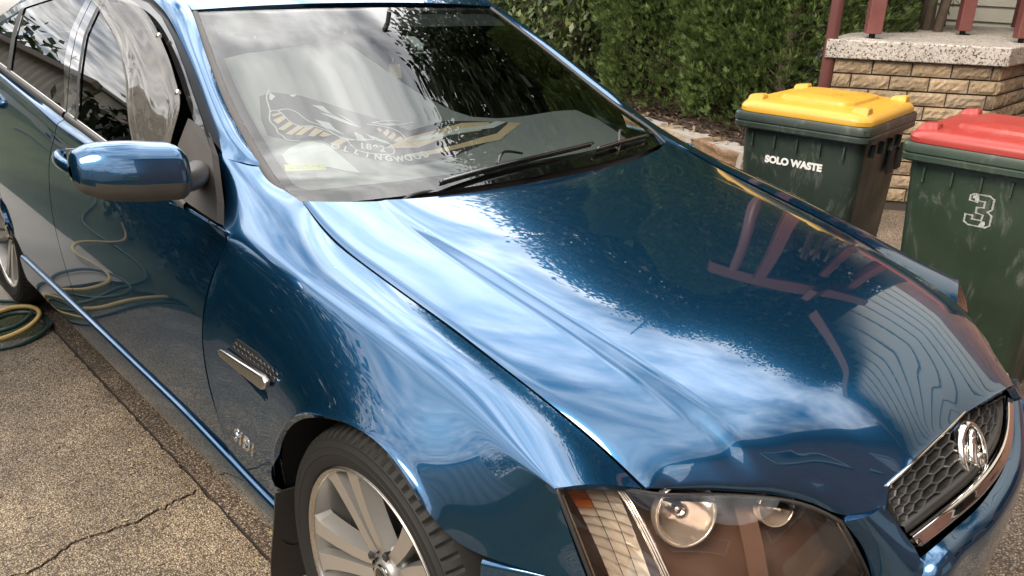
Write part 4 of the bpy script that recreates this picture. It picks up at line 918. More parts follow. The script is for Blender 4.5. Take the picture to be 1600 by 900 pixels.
# ---- windscreen
E_=np.array([(-.60,.705,.972),(-.683,.713,1.008),(-.795,.70,1.053),(-.904,.686,1.104),(-1.016,.669,1.161),(-1.133,.643,1.224),(-1.26,.612,1.293),(-1.399,.577,1.366)])
_sE=np.linspace(0,1,8)
def Wp(s,t,off=0.0):
    e=nspline(_sE,E_,np.array([t]))[0] if 0<=t<=1 else (E_[0]+(E_[1]-E_[0])*7*t if t<0 else E_[-1]+(E_[-1]-E_[-2])*7*(t-1))
    g=1-abs(s)**2.2; bx=.13-.06*t
    return np.array([e[0]+bx*g,s*e[1],e[2]+.012*(1-s*s)])+off*np.array([.43,0,.90])
def Wsheet(name,s0,s1,t0,t1,off,m,parent,ns=50,nt_=36,**k):
    G=np.array([[Wp(s,t,off) for t in np.linspace(t0,t1,nt_)] for s in np.linspace(s0,s1,ns)])
    return gridmesh(name,G,m,parent,(.4,0,.9),0,lip=False,**k)
ws=Wsheet('windscreen',-.985,.985,-.02,.985,0,MT['windscreen'],car)
# black ceramic border, just under the glass
mb=MB()
def frit(sA,sB,tA,tB,n=40):
    """strip between two (s,t) polylines"""
    V=[Wp(s,t,-.004) for s,t in zip(sA,tA)]+[Wp(s,t,-.004) for s,t in zip(sB,tB)]; n=len(sA); mb.add(V,[(i,i+1,n+i+1,n+i) for i in range(n-1)])
oS=[];oT=[];iS=[];iT=[]
def rr(sx,tb,tt,cs,ct,n=10):
    pts=[]
    for (cx,cy_,a0) in ((-sx+cs,tb+ct,180),(sx-cs,tb+ct,270),(sx-cs,tt-ct,0),(-sx+cs,tt-ct,90)):
        for k in range(n+1):
            a=R(a0+90*k/n); pts.append((cx+cs*math.cos(a),cy_+ct*math.sin(a)))
    return pts
inn=rr(.945,.085,.955,.05,.06); 
def dens(P,k):
    P=P+[P[0]]; return [tuple(lerp(P[i],P[i+1],j/k)) for i in range(len(P)-1) for j in range(k)]
inn=dens(inn,6)
outp=[]
for s,t in inn:
    d=np.array([s,(t-.5)*2]); outp.append((float(np.clip(s*1.2,-.985,.985)),float(np.clip(.5+(t-.5)*1.25,-.02,.985))))
n=len(inn); VI=[Wp(s,t,-.004) for s,t in inn]; VO=[Wp(s,t,-.004) for s,t in outp]
mb.add(VI+VO,[(i,(i+1)%n,n+(i+1)%n,n+i) for i in range(n)])
mb.build('border',MT['frit'],ws)
# header tint band
Wsheet('tint_band',-.93,.93,.885,.955,-.006,mat('tint_band',(.05,.055,.055),.6,bump=.02),ws,40,4)
# rubber/plastic edge moulding each side
for sgn in (1,-1):
    mb=MB(); P=[Wp(sgn*.985,t,.001) for t in np.linspace(-.03,.985,40)]; Q=[Wp(sgn*1.0,t,.006) for t in np.linspace(-.03,.985,40)]; S=[Wp(sgn*1.018,t,.001) for t in np.linspace(-.03,.985,40)]; Z=[Wp(sgn*1.018,t,-.012) for t in np.linspace(-.03,.985,40)]
    n=40; mb.add(P+Q+S+Z,[(r*n+i,r*n+i+1,(r+1)*n+i+1,(r+1)*n+i) for r in range(3) for i in range(n-1)])
    o=mb.build('windscreen_moulding',MT['grey_plastic'],car,True)
# ---- A pillars, roof
AO=[(-.83,-.782,1.053),(-.85,-.772,1.065),(-.91,-.755,1.098),(-.972,-.740,1.131),(-1.038,-.725,1.166),(-1.175,-.694,1.239),(-1.30,-.671,1.300),(-1.421,-.652,1.351),(-1.56,-.642,1.390),(-1.9,-.636,1.418),(-2.35,-.638,1.412),(-2.7,-.66,1.36)]
AI=[(-.746,-.712,1.036),(-.775,-.713,1.049),(-.82,-.708,1.067),(-.904,-.697,1.106),(-.96,-.689,1.133),(-1.105,-.661,1.210),(-1.26,-.623,1.295),(-1.392,-.590,1.364),(-1.53,-.575,1.408),(-1.9,-.56,1.442),(-2.35,-.565,1.436),(-2.7,-.60,1.375)]
def pillar(sg):
    net=[]
    for a,b in zip(AO,AI):
        a=np.array(a);b=np.array(b); d=b-a; row=[]
        up=np.array([.15,-.45,.88])
        for f in (0,.3,.65,1):
            row.append(lerp(a,b,f)+up*.009*4*f*(1-f)*(0 if len(net)==0 else .5 if len(net)==1 else 1))
        if len(net)==0: row=[np.array(q) for q in ((-.836,-.7855,1.0525),(-.797,-.762,1.0475),(-.768,-.735,1.0400),(-.751,-.711,1.0355))]
        net.append(row)
    G=gridsurf(np.array(net),8,6)
    return G
PG=pillar(1)
gridmesh('windscreen_pillar',PG,MT['paint'],car,(0,-.5,.9),.012); gridmesh('windscreen_pillar',PG*MIR,MT['paint'],car,(0,.5,.9),.012)
rows=[]
for a,t in ((0,None),(1,None),(2,None),(3,None),(4,None)):
    pass
RE=[AI[7],AI[8],AI[9],AI[10],AI[11]]; RC=[(-1.345,1.385),(-1.5,1.428),(-1.9,1.466),(-2.35,1.462),(-2.75,1.40)]
for (xe,ye,ze),(xc,zc_) in zip(RE,RC):
    rows.append([(xc-(xc-xe)*abs(s)**2.4,s*(abs(ye)-.004),ze+(zc_-ze)*(1-abs(s)**2.2)) for s in (-1,-.85,-.5,0,.5,.85,1)])
gridmesh('roof',gridsurf(np.array(rows),8,8),MT['paint'],car,(0,0,1),.012)
# rear screen and boot, simple
mb=MB(); 
rows=[[(-2.74-.05*(1-s*s),s*.58,1.37+.015*(1-s*s)) for s in np.linspace(-1,1,9)],[(-3.3-.06*(1-s*s),s*.62,1.13+.01*(1-s*s)) for s in np.linspace(-1,1,9)]]
gridmesh('rear_window',np.array(rows),MT['sideglass'],car,(-.3,0,1),0,lip=False)
rows=[[(x,s*(.80-.02*k),1.115-.01*k+.02*(1-s*s)) for s in np.linspace(-1,1,9)] for k,x in enumerate((-3.3,-3.5,-3.8))]
gridmesh('boot_lid',np.array(rows),MT['paint'],car,(0,0,1),.012)
gridmesh('rear_bumper',np.array([[(-3.8,s*.80,1.09) for s in np.linspace(-1,1,9)],[(-3.93,s*.80,.95) for s in np.linspace(-1,1,9)],[(-3.99,s*.8,.6) for s in np.linspace(-1,1,9)],[(-3.9,s*.8,.25) for s in np.linspace(-1,1,9)]]),MT['paint'],car,(-1,0,0),.01)
# rear roof pillar
C1=[(-2.70,-.66,1.36),(-2.95,-.74,1.24),(-3.2,-.82,1.13)]; C2=[(-2.45,-.70,1.345),(-2.66,-.76,1.26),(-2.93,-.865,1.135)]; C3=[(-2.7,-.60,1.375),(-3.0,-.66,1.25),(-3.3,-.72,1.135)]
CG=gridsurf(np.array([[c2,c1,c3] for c1,c2,c3 in zip(C1,C2,C3)]),6,6)
gridmesh('rear_pillar',CG,MT['paint'],car,(0,-1,.4),.012); gridmesh('rear_pillar',CG*MIR,MT['paint'],car,(0,1,.4),.012)
# ---- side glass house
def gp(x,z,off=0.0): 
    n=np.array([.0572,-1,.65]); n/=np.linalg.norm(n); b=.012*math.sin(math.pi*np.clip((z-belt(x))/.36,0,1))
    return np.array([x,gy(x,z),z])+n*(off+b)
FR=[(-.66,.962),(-.764,1.073),(-.813,1.1),(-.898,1.142),(-.954,1.168),(-1.106,1.239),(-1.258,1.304),(-1.396,1.353),(-1.528,1.384),(-1.75,1.402),(-2.0,1.402),(-2.25,1.378),(-2.45,1.335),(-2.66,1.262),(-2.86,1.17),(-2.93,1.142)]
def frz(x): return float(np.interp(-x,[-a for a,b in FR],[b for a,b in FR]))
def gpatch(name,xa,xb,zlo,zhi,off,m,parent,nx=40,nz=14):
    """patch of the glass plane between x-curves xa(z), xb(z) and zlo(x), zhi(x)"""
    G=[]
    for u in np.linspace(0,1,nx):
        row=[]
        for v in np.linspace(0,1,nz):
            z=1.15; x=-1.5
            for _ in range(6):
                x=xa(z)*(1-u)+xb(z)*u; z=zlo(x)*(1-v)+zhi(x)*v
            row.append(gp(x,z,off))
        G.append(row)
    return gridmesh(name,np.array(G),m,parent,(0,-1,.6),0,lip=False)
lin=lambda pts: (lambda z: float(np.interp(z,[p[0] for p in pts],[p[1] for p in pts])))
BL=[(1.035,-1.703),(1.158,-1.827),(1.258,-1.903),(1.35,-1.928),(1.40,-1.935)]      # shut line between the doors
BR=[(1.046,-1.625),(1.142,-1.729),(1.249,-1.825),(1.332,-1.849),(1.40,-1.86)]      # front glass rear edge rubber
BB=[(1.054,-1.747),(1.164,-1.89),(1.258,-1.958),(1.351,-1.979),(1.40,-1.985)]      # rear glass front edge
DV=[(1.09,-2.325),(1.198,-2.418),(1.328,-2.486),(1.40,-2.53)]
zin=lambda x: frz(x)-.035; zlo=lambda x: belt(x)-.004; zfr=lambda x: frz(x)-.004
fg=gpatch('window_glass',lambda z:max(-1.56,-.90-.0*z) if False else -.93,lin(BR),zlo,zin,.002,MT['sideglass'],fdoor,44,16)
rg=gpatch('window_glass',lin(BB),lin(DV),zlo,zin,.002,MT['sideglass'],rdoor,30,14)
qg=gpatch('quarter_glass',lambda z: lin(DV)(z)-.035,lambda z:-2.86+.0*z,zlo,lambda x:max(frz(x)-.035,belt(x)+.002),.002,MT['sideglass'],rdoor,16,12)
for a,b,par in ((BL,BB,rdoor),(BR,BL,fdoor)):
    s=.0035
    gpatch('pillar_cover',lambda z:lin(a)(z)-s,lambda z:lin(b)(z)+s*.5,zlo,zfr,.004,mat('gloss_black_pillar_film',(.02,.021,.022),.05,coat=1,ior=2.0,bump=.01),par,6,18)
gpatch('glass_run',lambda z:lin(BR)(z)+.016,lambda z:lin(BR)(z)-.004,zlo,zin,.007,MT['black_plastic'],fdoor,3,18)
gpatch('window_divider',lambda z:lin(DV)(z)+.006,lambda z:lin(DV)(z)-.038,zlo,zin,.006,MT['black_plastic'],rdoor,4,16)
def band(name,x0,x1,f0,f1,off,m,parent,n=60,k=3):
    G=[[gp(x,lerp(f0(x),f1(x),v),off) for v in np.linspace(0,1,k)] for x in np.linspace(x0,x1,n)]
    return gridmesh(name,np.array(G),m,parent,(0,-1,.6),0,lip=False)
band('window_frame',-.665,-1.93,lambda x:max(frz(x)-.036,belt(x)-.01),lambda x:frz(x)-.012,.006,MT['black_gloss'],fdoor)
band('window_frame',-1.94,-2.92,lambda x:max(frz(x)-.040,belt(x)-.005),lambda x:frz(x)-.006,.006,MT['black_gloss'],rdoor)
AOa=np.array(AO); G=[]
for x in np.linspace(-.84,-2.69,60):
    z=frz(x)-.012; ya=np.array([np.interp(-x,-AOa[:,0],AOa[:,k]) for k in (1,2)]); G.append([gp(x,z,.003),gp(x,z,-.012)*.5+np.array([x,ya[0],ya[1]])*.5-[0,-.004,.004],np.array([x,ya[0]+.01,ya[1]-.006])])
gridmesh('door_seal',np.array(G),MT['gap'],car,(0,-1,.6),0,lip=False)
for x0,x1,par in ((-.80,-1.70,fdoor),(-1.72,-2.90,rdoor)):
    P=[(x,-.8935,belt(x)-.010) for x in np.linspace(x0,x1,30)]
    G=[[(x,-.8935,belt(x)-.0215),(x,-.899,belt(x)-.013),(x,-.8965,belt(x)-.001),(x,-.888,belt(x)+.003),(x,-.880,belt(x)-.004)] for x in np.linspace(x0,x1,40)]
    gridmesh('belt_moulding',gridsurf(np.array(G),1,4),MT['satin' if False else 'grey_plastic'],par,(0,-1,.3),0,lip=False)
    MB().tube([(x,-.8875,belt(x)+.0035) for x in np.linspace(x0,x1,30)],.0022,6).build('belt_bright_strip',MT['satin'],par,True)
G=[]
for x in np.linspace(-.87,-2.72,50):
    a=[np.interp(-x,-np.array(AO)[:,0],np.array(AO)[:,k]) for k in (1,2)]; b=belt(x)-.03; G.append([(x,.85,min(b,a[1]-.03)),(x,(.85-a[0]-.03)/2+.008,(min(b,a[1]-.03)+a[1])/2),(x,-a[0]-.03,a[1]-.012)])
gridmesh('window_glass',np.array(G),MT['black_gloss'],car,(0,1,.6),0,lip=False)
rows=[[(xx,s_*(.60+.0*xx),zz) for s_ in np.linspace(-1,1,7)] for xx,zz in ((-1.40,1.335),(-1.9,1.385),(-2.4,1.38),(-2.75,1.31))]
gridmesh('headliner',np.array(rows),MT['interior'],car,(0,0,-1),0,lip=False)
# mirror sail
mb=MB(); sail=[gp(-.954,1.121,.009),gp(-.945,1.06,.009),gp(-.90,.972,.009),gp(-.78,.955,.010),gp(-.628,.945,.010),gp(-.665,.985,.010),gp(-.775,1.068,.009),gp(-.86,1.108,.009)]
nn=np.array([.05,-.84,.54])
mb.prism(sail,-nn*.02); mb.build('mirror_sail',MT['grey_plastic'],fdoor)
# weather shield over the front window
def visor():
    o=[(-1.95,1.36),(-1.85,1.338),(-1.757,1.313),(-1.66,1.282),(-1.547,1.245),(-1.48,1.216),(-1.425,1.186),(-1.37,1.155),(-1.323,1.119),(-1.28,1.09),(-1.239,1.063),(-1.18,1.03)]
    i=[(-1.96,1.378),(-1.80,1.376),(-1.70,1.373),(-1.59,1.364),(-1.44,1.334),(-1.34,1.302),(-1.24,1.264),(-1.14,1.222),(-1.05,1.178),(-.99,1.14),(-.965,1.09),(-.94,1.03)]
    G=[]
    for a,b in zip(o,i):
        row=[]
        for f,of in ((0,.004),(.0,.014),(.10,.019),(.40,.023),(.75,.026),(.95,.027),(1,.026)):
            x,z=lerp(a,b,f); row.append(gp(x,z,of))
        G.append(row)
    return np.array(G)
VG=gridsurf(visor(),5,3)
vis=gridmesh('weather_shield',VG,MT['visor'],fdoor,(0,-1,.6),0,lip=False)
for x,z in ((-1.30,1.285),(-1.035,1.165)):
    p=gp(x,z,.026); lathe([(0,.004),(.006,.004),(.008,.002),(.008,-.006),(0,-.006)],p,nn,16).build('fixing_stud',MT['satin'],vis,True)
# ---- door mirror
def mirror():
    sec=[(0,.030,.042),(.04,.042,.052),(.16,.052,.060),(.40,.056,.062),(.65,.056,.060),(.82,.050,.054),(.93,.040,.043),(.98,.026,.028),(1,.010,.012)]
    t=[s[0] for s in sec]; G=[]; ts=np.concatenate([np.linspace(0,.9,24),np.linspace(.91,1,12)])
    hx=nspline(np.array(t),np.array([[s[1],s[2]] for s in sec]),ts)
    for a,(dx,dz) in zip(ts,hx):
        c=lerp((-.578,-.970,1.092),(-.655,-1.178,1.102),a); ring=[]
        for k in range(40):
            an=2*math.pi*k/40; ca,sa=math.cos(an),math.sin(an)
            ex=np.sign(ca)*abs(ca)**.72*dx; ez=np.sign(sa)*abs(sa)**.72*dz
            ring.append(c+np.array([ex+.25*ez*(-1 if ez>0 else 0)*.9,0,ez]))
        G.append(ring)
    return np.array(G)
MG=mirror(); U,V,_=MG.shape
split=lambda i,j: (MG[i,j,2]+MG[min(i+1,U-1),(j+1)%V,2])/2 > lerp(1.078,1.086,i/(U-1))
Fu=[];Fl=[]
for i in range(U-1):
    for j in range(V):
        q=(i*V+j,i*V+(j+1)%V,(i+1)*V+(j+1)%V,(i+1)*V+j); (Fu if split(i,j) else Fl).append(q)
Vm=list(MG.reshape(-1,3)); capf=tuple(range(V))
mk('mirror_housing',Vm,Fu+[],MT['paint'],fdoor,True)
mk('mirror_lower_shell',Vm,Fl+[capf],MT['grey_plastic'],fdoor,True)
P=[(-.600,-1.03,1.058),(-.622,-.985,1.056),(-.66,-.94,1.050),(-.715,-.90,1.042),(-.775,-.865,1.035)]
mb=MB(); mb.tube(splm(P,6),splm([(a,0,0) for a in (.015,.024,.027,.030,.030)],6)[:,0],18); mb.build('mirror_arm',MT['grey_plastic'],fdoor,True)
mb=MB(); mb.prism([(-.648,-1.00,1.065),(-.715,-1.165,1.082),(-.715,-1.165,1.138),(-.648,-1.00,1.140)],(-.002,0,0)); mb.build('mirror_glass',MT['chrome'],fdoor)
# ---- door handles
def handle(x0,x1,z,par):
    y=sidey((x0+x1)/2,z)
    P=[(x0,y+.006,z),(x0-.012,y-.018,z+.001),(x0-.04,y-.030,z+.003),((x0+x1)/2,y-.034,z+.006),(x1+.03,y-.030,z+.010),(x1+.008,y-.02,z+.012),(x1,y+.004,z+.012)]
    mb=MB(); Q=splm(P,6); r=splm([(a,0,0) for a in (.010,.014,.016,.017,.018,.017,.012)],6)[:,0]; mb.tube(Q,r,14)
    mb.V=[(v[0],v[1],z+.006+(v[2]-z-.006)*1.25) for v in mb.V]
    mb.build('handle',MT['paint'],par,True)
    # flat black disc: shade of the handle recess painted on the door
    G=[]
    for a in np.linspace(0,1,14):
        G.append([((x0+x1)/2+.062*math.cos(2*math.pi*k/28)*a,y-.0025,z+.005+.032*math.sin(2*math.pi*k/28)*a) for k in range(29)])
    gridmesh('handle_recess_shade',np.array(G),MT['gap'],par,(0,-1,0),0,lip=False)
handle(-1.50,-1.66,.905,fdoor); handle(-2.42,-2.60,.965,rdoor)
# ---- wing vent
_fp=FG.reshape(-1,3)
def vp(x,z,o):
    d=(_fp[:,0]-x)**2+(_fp[:,2]-z)**2+1e-7; k=np.argsort(d)[:6]; w=1/d[k]; return np.array([x,float((_fp[k,1]*w).sum()/w.sum())-o,z])
mb=MB(); 
Q=[(-.565,.664),(-.550,.672),(-.46,.676),(-.345,.684),(-.328,.676),(-.334,.658),(-.35,.650),(-.46,.648),(-.555,.650)]
mb.prism([vp(x,z,.003) for x,z in Q],(0,-.016,0)); o=mb.build('vent_bright_bar',MT['satin'],car)
bv=o.modifiers.new('b','BEVEL'); bv.width=.004; bv.segments=3; shade_auto(o,40)
mb=MB(); Q=[(-.535,.678),(-.50,.712),(-.40,.712),(-.325,.700),(-.312,.680),(-.33,.672),(-.45,.674)]
mb.prism([vp(x,z,.002) for x,z in Q],(0,.02,0)); vent=mb.build('vent_opening',MT['gap'],car)
mb=MB()
for k in range(11):
    for r in range(2):
        x=-.515+.019*k+.009*r; z=.686+.012*r
        mb.tube([vp(x,z,.0035),vp(x+.008,z+.005,.0035),vp(x+.016,z,.0035)],.0022,5)
mb.build('vent_mesh',MT['black_gloss'],vent,True)
mb=MB(); Q=[(-.55,.648),(-.45,.644),(-.36,.646),(-.345,.64),(-.352,.615),(-.37,.612),(-.46,.628),(-.54,.642)]
G=[[vp(lerp(-.548,-.356,u),lerp(lerp(.650,.648,u),lerp(.643,.614,u),v),lerp(-.004,.0035,v**.6)) for v in np.linspace(0,1,5)] for u in np.linspace(0,1,12)]
gridmesh('vent_scoop',np.array(G),MT['paint'],car,(0,-.6,.8),0,lip=False)
V_,F_=text_mesh('SIDI',.050,.002,.0012,.25,1.25)
Mx=frame(vp(-.512,.434,.002),(1,0,0),(0,.06,1)); mk('badge',place(V_,Mx),F_,MT['chrome'],car)
# ---- wheels
def wheel(cx,cyw,par_name,rad=.338,front=True):
    tw=thing_part(par_name)
    c=np.array([cx,cyw,.335]); ax=(0,-1,0)          # h measured outwards from hub plane
    prof=[(.24,-.10),(.244,-.112),(.26,-.118),(.285,-.121),(.310,-.112),(.322,-.098),(.328,-.08),(.334,-.05),(.335,0),(.334,.05),(.328,.08),(.3225,.097),(.3205,.0995),(.311,.1105),(.3095,.1125),(.3075,.1125),(.306,.1125),(.298,.1165),(.2965,.118),(.2945,.118),(.293,.1172),(.284,.1185),(.2825,.1195),(.2785,.1195),(.277,.1180),(.271,.1175),(.260,.1145),(.254,.111),(.248,.103),(.242,.10)]
    seg=320; mb=MB(); n=len(prof); Vt=[]
    for k in range(seg):
        a=2*math.pi*k/seg; d=np.array([math.cos(a),0,math.sin(a)])
        for i,(r,h) in enumerate(prof):
            rr_=r
            if 5<=i<=12:
                ph=k%4
                if i in (5,6,11,12) and ph in (0,): rr_-= .009
                if i in (7,9) and False: rr_-=.004
            Vt.append(c+d*rr_+np.array([0,-h,0]))
    Ft=[(k*n+i,k*n+i+1,((k+1)%seg)*n+i+1,((k+1)%seg)*n+i) for k in range(seg) for i in range(n-1)]
    ty=mk('tyre',Vt,Ft,MT['rubber'],tw,True); shade_auto(ty,22)
    # rim barrel + machined lip
    lathe([(.246,.098),(.2495,.106),(.2485,.110),(.2445,.111),(.2395,.106),(.237,.098),(.233,.08),(.225,.04),(.216,-.06),(.215,-.1)],c,ax,96).build('rim',MT['alloy_side'],tw,True)
    lathe([(.2475,.1085),(.2495,.1105),(.2455,.1125),(.240,.109),(.2378,.103)],c,ax,96).build('rim_lip',MT['satin'],tw,True)
    # spokes: five split pairs
    mb=MB(); ms=MB()
    for k in range(5):
        a0=R(46.5+72*k)
        for sg in (1,-1):
            def pt(r,da,h):
                a=a0+da; return c+np.array([math.cos(a)*r,-h,math.sin(a)*r])
            rs=np.linspace(.052,.239,12); L=[];Rr=[];hh=[]
            for r in rs:
                f=(r-.052)/.187
                ci=sg*(.005+.002*f+.018*f*f)            # inner edge offset (m)
                co_=sg*(.032+.006*f+.028*f*f)
                if f>.93: co_+=sg*.008
                L.append(ci/r);Rr.append(co_/r); hh.append(.072+.030*f**.8)
            top=[(pt(r,l,h),pt(r,q,h)) for r,l,q,h in zip(rs,L,Rr,hh)]
            side_o=[pt(r,q+sg*.010/r,h-.035) for r,q,h in zip(rs,Rr,hh)]; side_i=[pt(r,l-sg*.003/r,h-.022) for r,l,h in zip(rs,L,hh)]
            nb=len(rs)
            mb.add([p for p,_ in top]+[q for _,q in top],[(i,i+1,nb+i+1,nb+i) for i in range(nb-1)],0)
            ms.add([q for _,q in top]+side_o,[(i,i+1,nb+i+1,nb+i) for i in range(nb-1)],0)
            ms.add([p for p,_ in top]+side_i,[(i,i+1,nb+i+1,nb+i) for i in range(nb-1)],0)
    mb.build('spoke_faces',MT['alloy'],tw); ms.build('spoke_sides',MT['alloy_side'],tw)
    hub=MB(); lathe([(.0,.078),(.030,.078),(.034,.074),(.036,.066),(.060,.064),(.068,.058),(.070,.03),(.06,.0)],c,ax,40,mb=hub); o=hub.build('hub',MT['alloy_side'],tw,True)
    lathe([(0,.084),(.020,.084),(.027,.081),(.028,.076)],c,ax,32).build('centre_cap',MT['black_gloss'],tw,True)
    lathe([(.0205,.0845),(.024,.0855),(.027,.083)],c,ax,32).build('cap_ring',MT['chrome'],tw,True)
    for k in range(5):
        nuts=MB()
        a=R(82.5+72*k); p=c+np.array([math.cos(a)*.052,0,math.sin(a)*.052]); lathe([(0,.080),(.008,.080),(.0105,.077),(.0105,.05)],p,ax,6,mb=nuts)
        nuts.build('wheel_nut',MT['black_gloss'],tw)
    lathe([(.06,.0),(.155,.0),(.158,-.012),(.158,-.03),(.06,-.03)],c,ax,64).build('brake_disc',MT['disc'],tw,True)
    if front:
        mb=MB(); 
        for a in np.linspace(R(150),R(215),10): pass
        mb.prism([c+np.array([math.cos(R(a))*r,-.012,math.sin(R(a))*r]) for a,r in ((150,.10),(150,.175),(165,.182),(180,.184),(195,.182),(210,.175),(210,.10),(180,.105))],(0,-.03,0)); mb.build('brake_caliper',MT['dark'],tw)
    # backing darkness inside the barrel
    lathe([(.0,-.095),(.21,-.095)],c,ax,48).build('wheel_back',MT['dark'],tw)
    return tw
def thing_part(name):
    o=bpy.data.objects.new(name,None); COL.objects.link(o); o.parent=car; o.empty_display_size=.1; return o
wheel(0,-.792,'front_wheel'); wheel(-2.915,-.797,'rear_wheel')
for x,y,nm in ((0,.792,'front_wheel'),(-2.915,.797,'rear_wheel')):
    tw=thing_part(nm); lathe([(.228,.10),(.25,.118),(.285,.122),(.315,.112),(.333,.08),(.338,0),(.333,-.08),(.315,-.112),(.25,-.118),(.22,-.1)],(x,y,.338),(0,1,0),64).build('tyre',MT['rubber'],tw,True)
    lathe([(.236,.1),(.22,.08),(.1,.07),(0,.075)],(x,y,.338),(0,1,0),48).build('rim',MT['alloy'],tw,True)
# wheel-arch liners and mudflap
for cx,cr in ((0,.385),(-2.915,.39)):
    for sg in (1,-1):
        mb=MB(); n=40; P=[];Q=[]
        for a in np.linspace(R(-20),R(200),n):
            x=cx+cr*math.cos(a); z=.338+cr*math.sin(a)
            yo=min(.915,abs(sidey(min(max(x,-3.9),.30),max(z,.3)))-.03-(.07*sm(x,.05,.25) if cx==0 else 0)); P.append((x,-yo*sg,z)); Q.append((x,-.50*sg,z))
        mb.add(P+Q,[(i,i+1,n+i+1,n+i) for i in range(n-1)]); mb.add(Q,[tuple(range(n))])
        mb.build('wheel_arch_liner',MT['dark'],car,True)
mb=MB(); pts=[(-.352,-.928,.375),(-.362,-.930,.31),(-.385,-.932,.20),(-.405,-.930,.115),(-.412,-.925,.070)]
G=[[ (x+.0,y,z),(x+.01,y+.06,z-.002),(x+.03,y+.14,z-.004),(x+.05,y+.22,z-.006)] for x,y,z in pts]
gridmesh('mudflap',gridsurf(np.array(G),5,4),MT['black_plastic'],car,(1,-.3,0),.006)
# ---- head lamps
def lens_net():
    T=[(.411,-.800,.741),(.437,-.704,.722),(.482,-.648,.703),(.535,-.560,.690),(.610,-.479,.689),(.668,-.425,.677),(.709,-.392,.655)]
    B=[(.500,-.782,.580),(.572,-.735,.527),(.632,-.69,.497),(.682,-.62,.482),(.727,-.53,.482),(.752,-.42,.497),(.757,-.343,.543)]
    net=[]
    for k,(t,b) in enumerate(zip(T,B)):
        t=np.array(t);b=np.array(b); bul=np.array([.62,-.55,.45]); bul/=np.linalg.norm(bul); amp=[.006,.018,.028,.032,.030,.018,.006][k]
        net.append([lerp(t,b,f)+bul*amp*4*f*(1-f) for f in (0,.12,.35,.65,1)])
    return np.array(net)
LG=gridsurf(lens_net(),8,8)
def headlamp(sg):
    m=np.array([1,sg,1.0]); hl=thing_part('headlamp')
    gridmesh('lens',LG*m,MT['lens'],hl,(.6,-.5*sg,.4),0,lip=False)
    U,V,_=LG.shape
    cen=LG.reshape(-1,3).mean(0); back=np.array([-.105,.082,-.050])
    inner=(LG-cen)*np.array([.92,.95,.92])+cen+back
    gridmesh('housing',inner*m,MT['hl_house'] if sg>0 else MT['dark'],hl,(.6,-.5*sg,.4),0,lip=False)
    ring=[(i,0) for i in range(U)]+[(U-1,j) for j in range(1,V)]+[(i,V-1) for i in range(U-2,-1,-1)]+[(0,j) for j in range(V-2,0,-1)]
    L=len(ring); mb=MB(); A=[LG[r]*m for r in ring]; Bq=[((LG[r]-cen)*np.array([.955,.965,.95])+cen+back*.25)*m for r in ring]; Cq=[inner[r]*m for r in ring]
    mb.add(A+Bq+Cq,[(r*L+k,r*L+(k+1)%L,(r+1)*L+(k+1)%L,(r+1)*L+k) for r in range(2) for k in range(L)]); o=mb.build('bezel',MT['hl_house'] if sg>0 else MT['dark'],hl,True)
    seal=MB(); seal.tube([LG[r]*m+np.array([-.003,.002*sg,-.002]) for r in ring[::2]],.0045,8,closed=True); seal.build('seal',MT['black_plastic'],hl,True)
    seal=MB(); seal.tube([((LG[r]-cen)*np.array([.972,.98,.972])+cen+back*.08)*m for r in ring[::2]],.0018,6,closed=True); seal.build('bezel_highlight',mat('bezel_highlight_tan',(.45,.36,.27),.3,bump=.01),hl,True)  # thin light-coloured tube painted as the highlight along the outer bezel
    return hl,inner
HL,HI=headlamp(1); headlamp(-1)
def hin(u,v,off=0.0):
    """point in the lamp: u 0..1 outer->inner, v 0..1 top->bottom, off towards the lens (0 housing,1 lens)"""
    U,V,_=LG.shape; fu=np.clip(u,0,1)*(U-1); fv=np.clip(v,0,1)*(V-1); i=int(min(fu,U-2)); j=int(min(fv,V-2)); a=fu-i;b=fv-j
    f=lambda Gr: (Gr[i,j]*(1-a)*(1-b)+Gr[i+1,j]*a*(1-b)+Gr[i,j+1]*(1-a)*b+Gr[i+1,j+1]*a*b)
    return f(HI)*(1-off)+f(LG)*off
# indicator chamber: stepped bright facets, a few of them amber
mb=MB(); am=MB(); nst=12
for k in range(nst):
    v0=.045+k*.9/nst; v1=v0+.9/nst
    for c_ in range(3):
        u0=.012+.075*v0+c_*.062; u1=u0+.060
        q1,q2,q3=rng.normal(0,.022,3); a=hin(u0,v0,.66+q1);b=hin(u1,v0+.015,.62+q2);c2=hin(u1+.006,v1+.015,.73+q3);d=hin(u0+.006,v1,.78)
        t_=am if (c_,k) in ((0,1),(0,2),(0,3)) else mb
        t_.add([a,b,c2,d],[(0,1,2,3)]); e=hin(u0+.006,v1,.66);f2=hin(u1+.006,v1+.015,.60); t_.add([d,c2,f2,e],[(0,1,2,3)])
mb.build('indicator_reflector',MT['reflector'],HL); am.build('amber_reflector',MT['amber'],HL)
mb=MB()
for uu in (.195,.207,.220): mb.tube([hin(uu+.16*v,v,.74) for v in np.linspace(.05,.97,24)],.0032,8)
mb.build('chrome_divider',MT['chrome'],HL,True)
def bowl(u,v,rad,depth,off,nm):
    c0=hin(u,v,off); ax=np.array([.86,-.40,.32]); ax/=np.linalg.norm(ax)
    lathe([(rad*1.10,-.012),(rad*1.10,.004),(rad*1.06,.008),(rad,.006),(rad*.97,0),(rad*.92,-depth*.22),(rad*.78,-depth*.52),(rad*.5,-depth*.84),(rad*.2,-depth)],c0,ax,56).build(nm,MT['bowl'],HL,True)
    lathe([(0,-depth*.30),(.010,-depth*.32),(.013,-depth*.5),(.013,-depth)],c0,ax,20).build('lamp_bulb',MT['chrome'],HL,True)
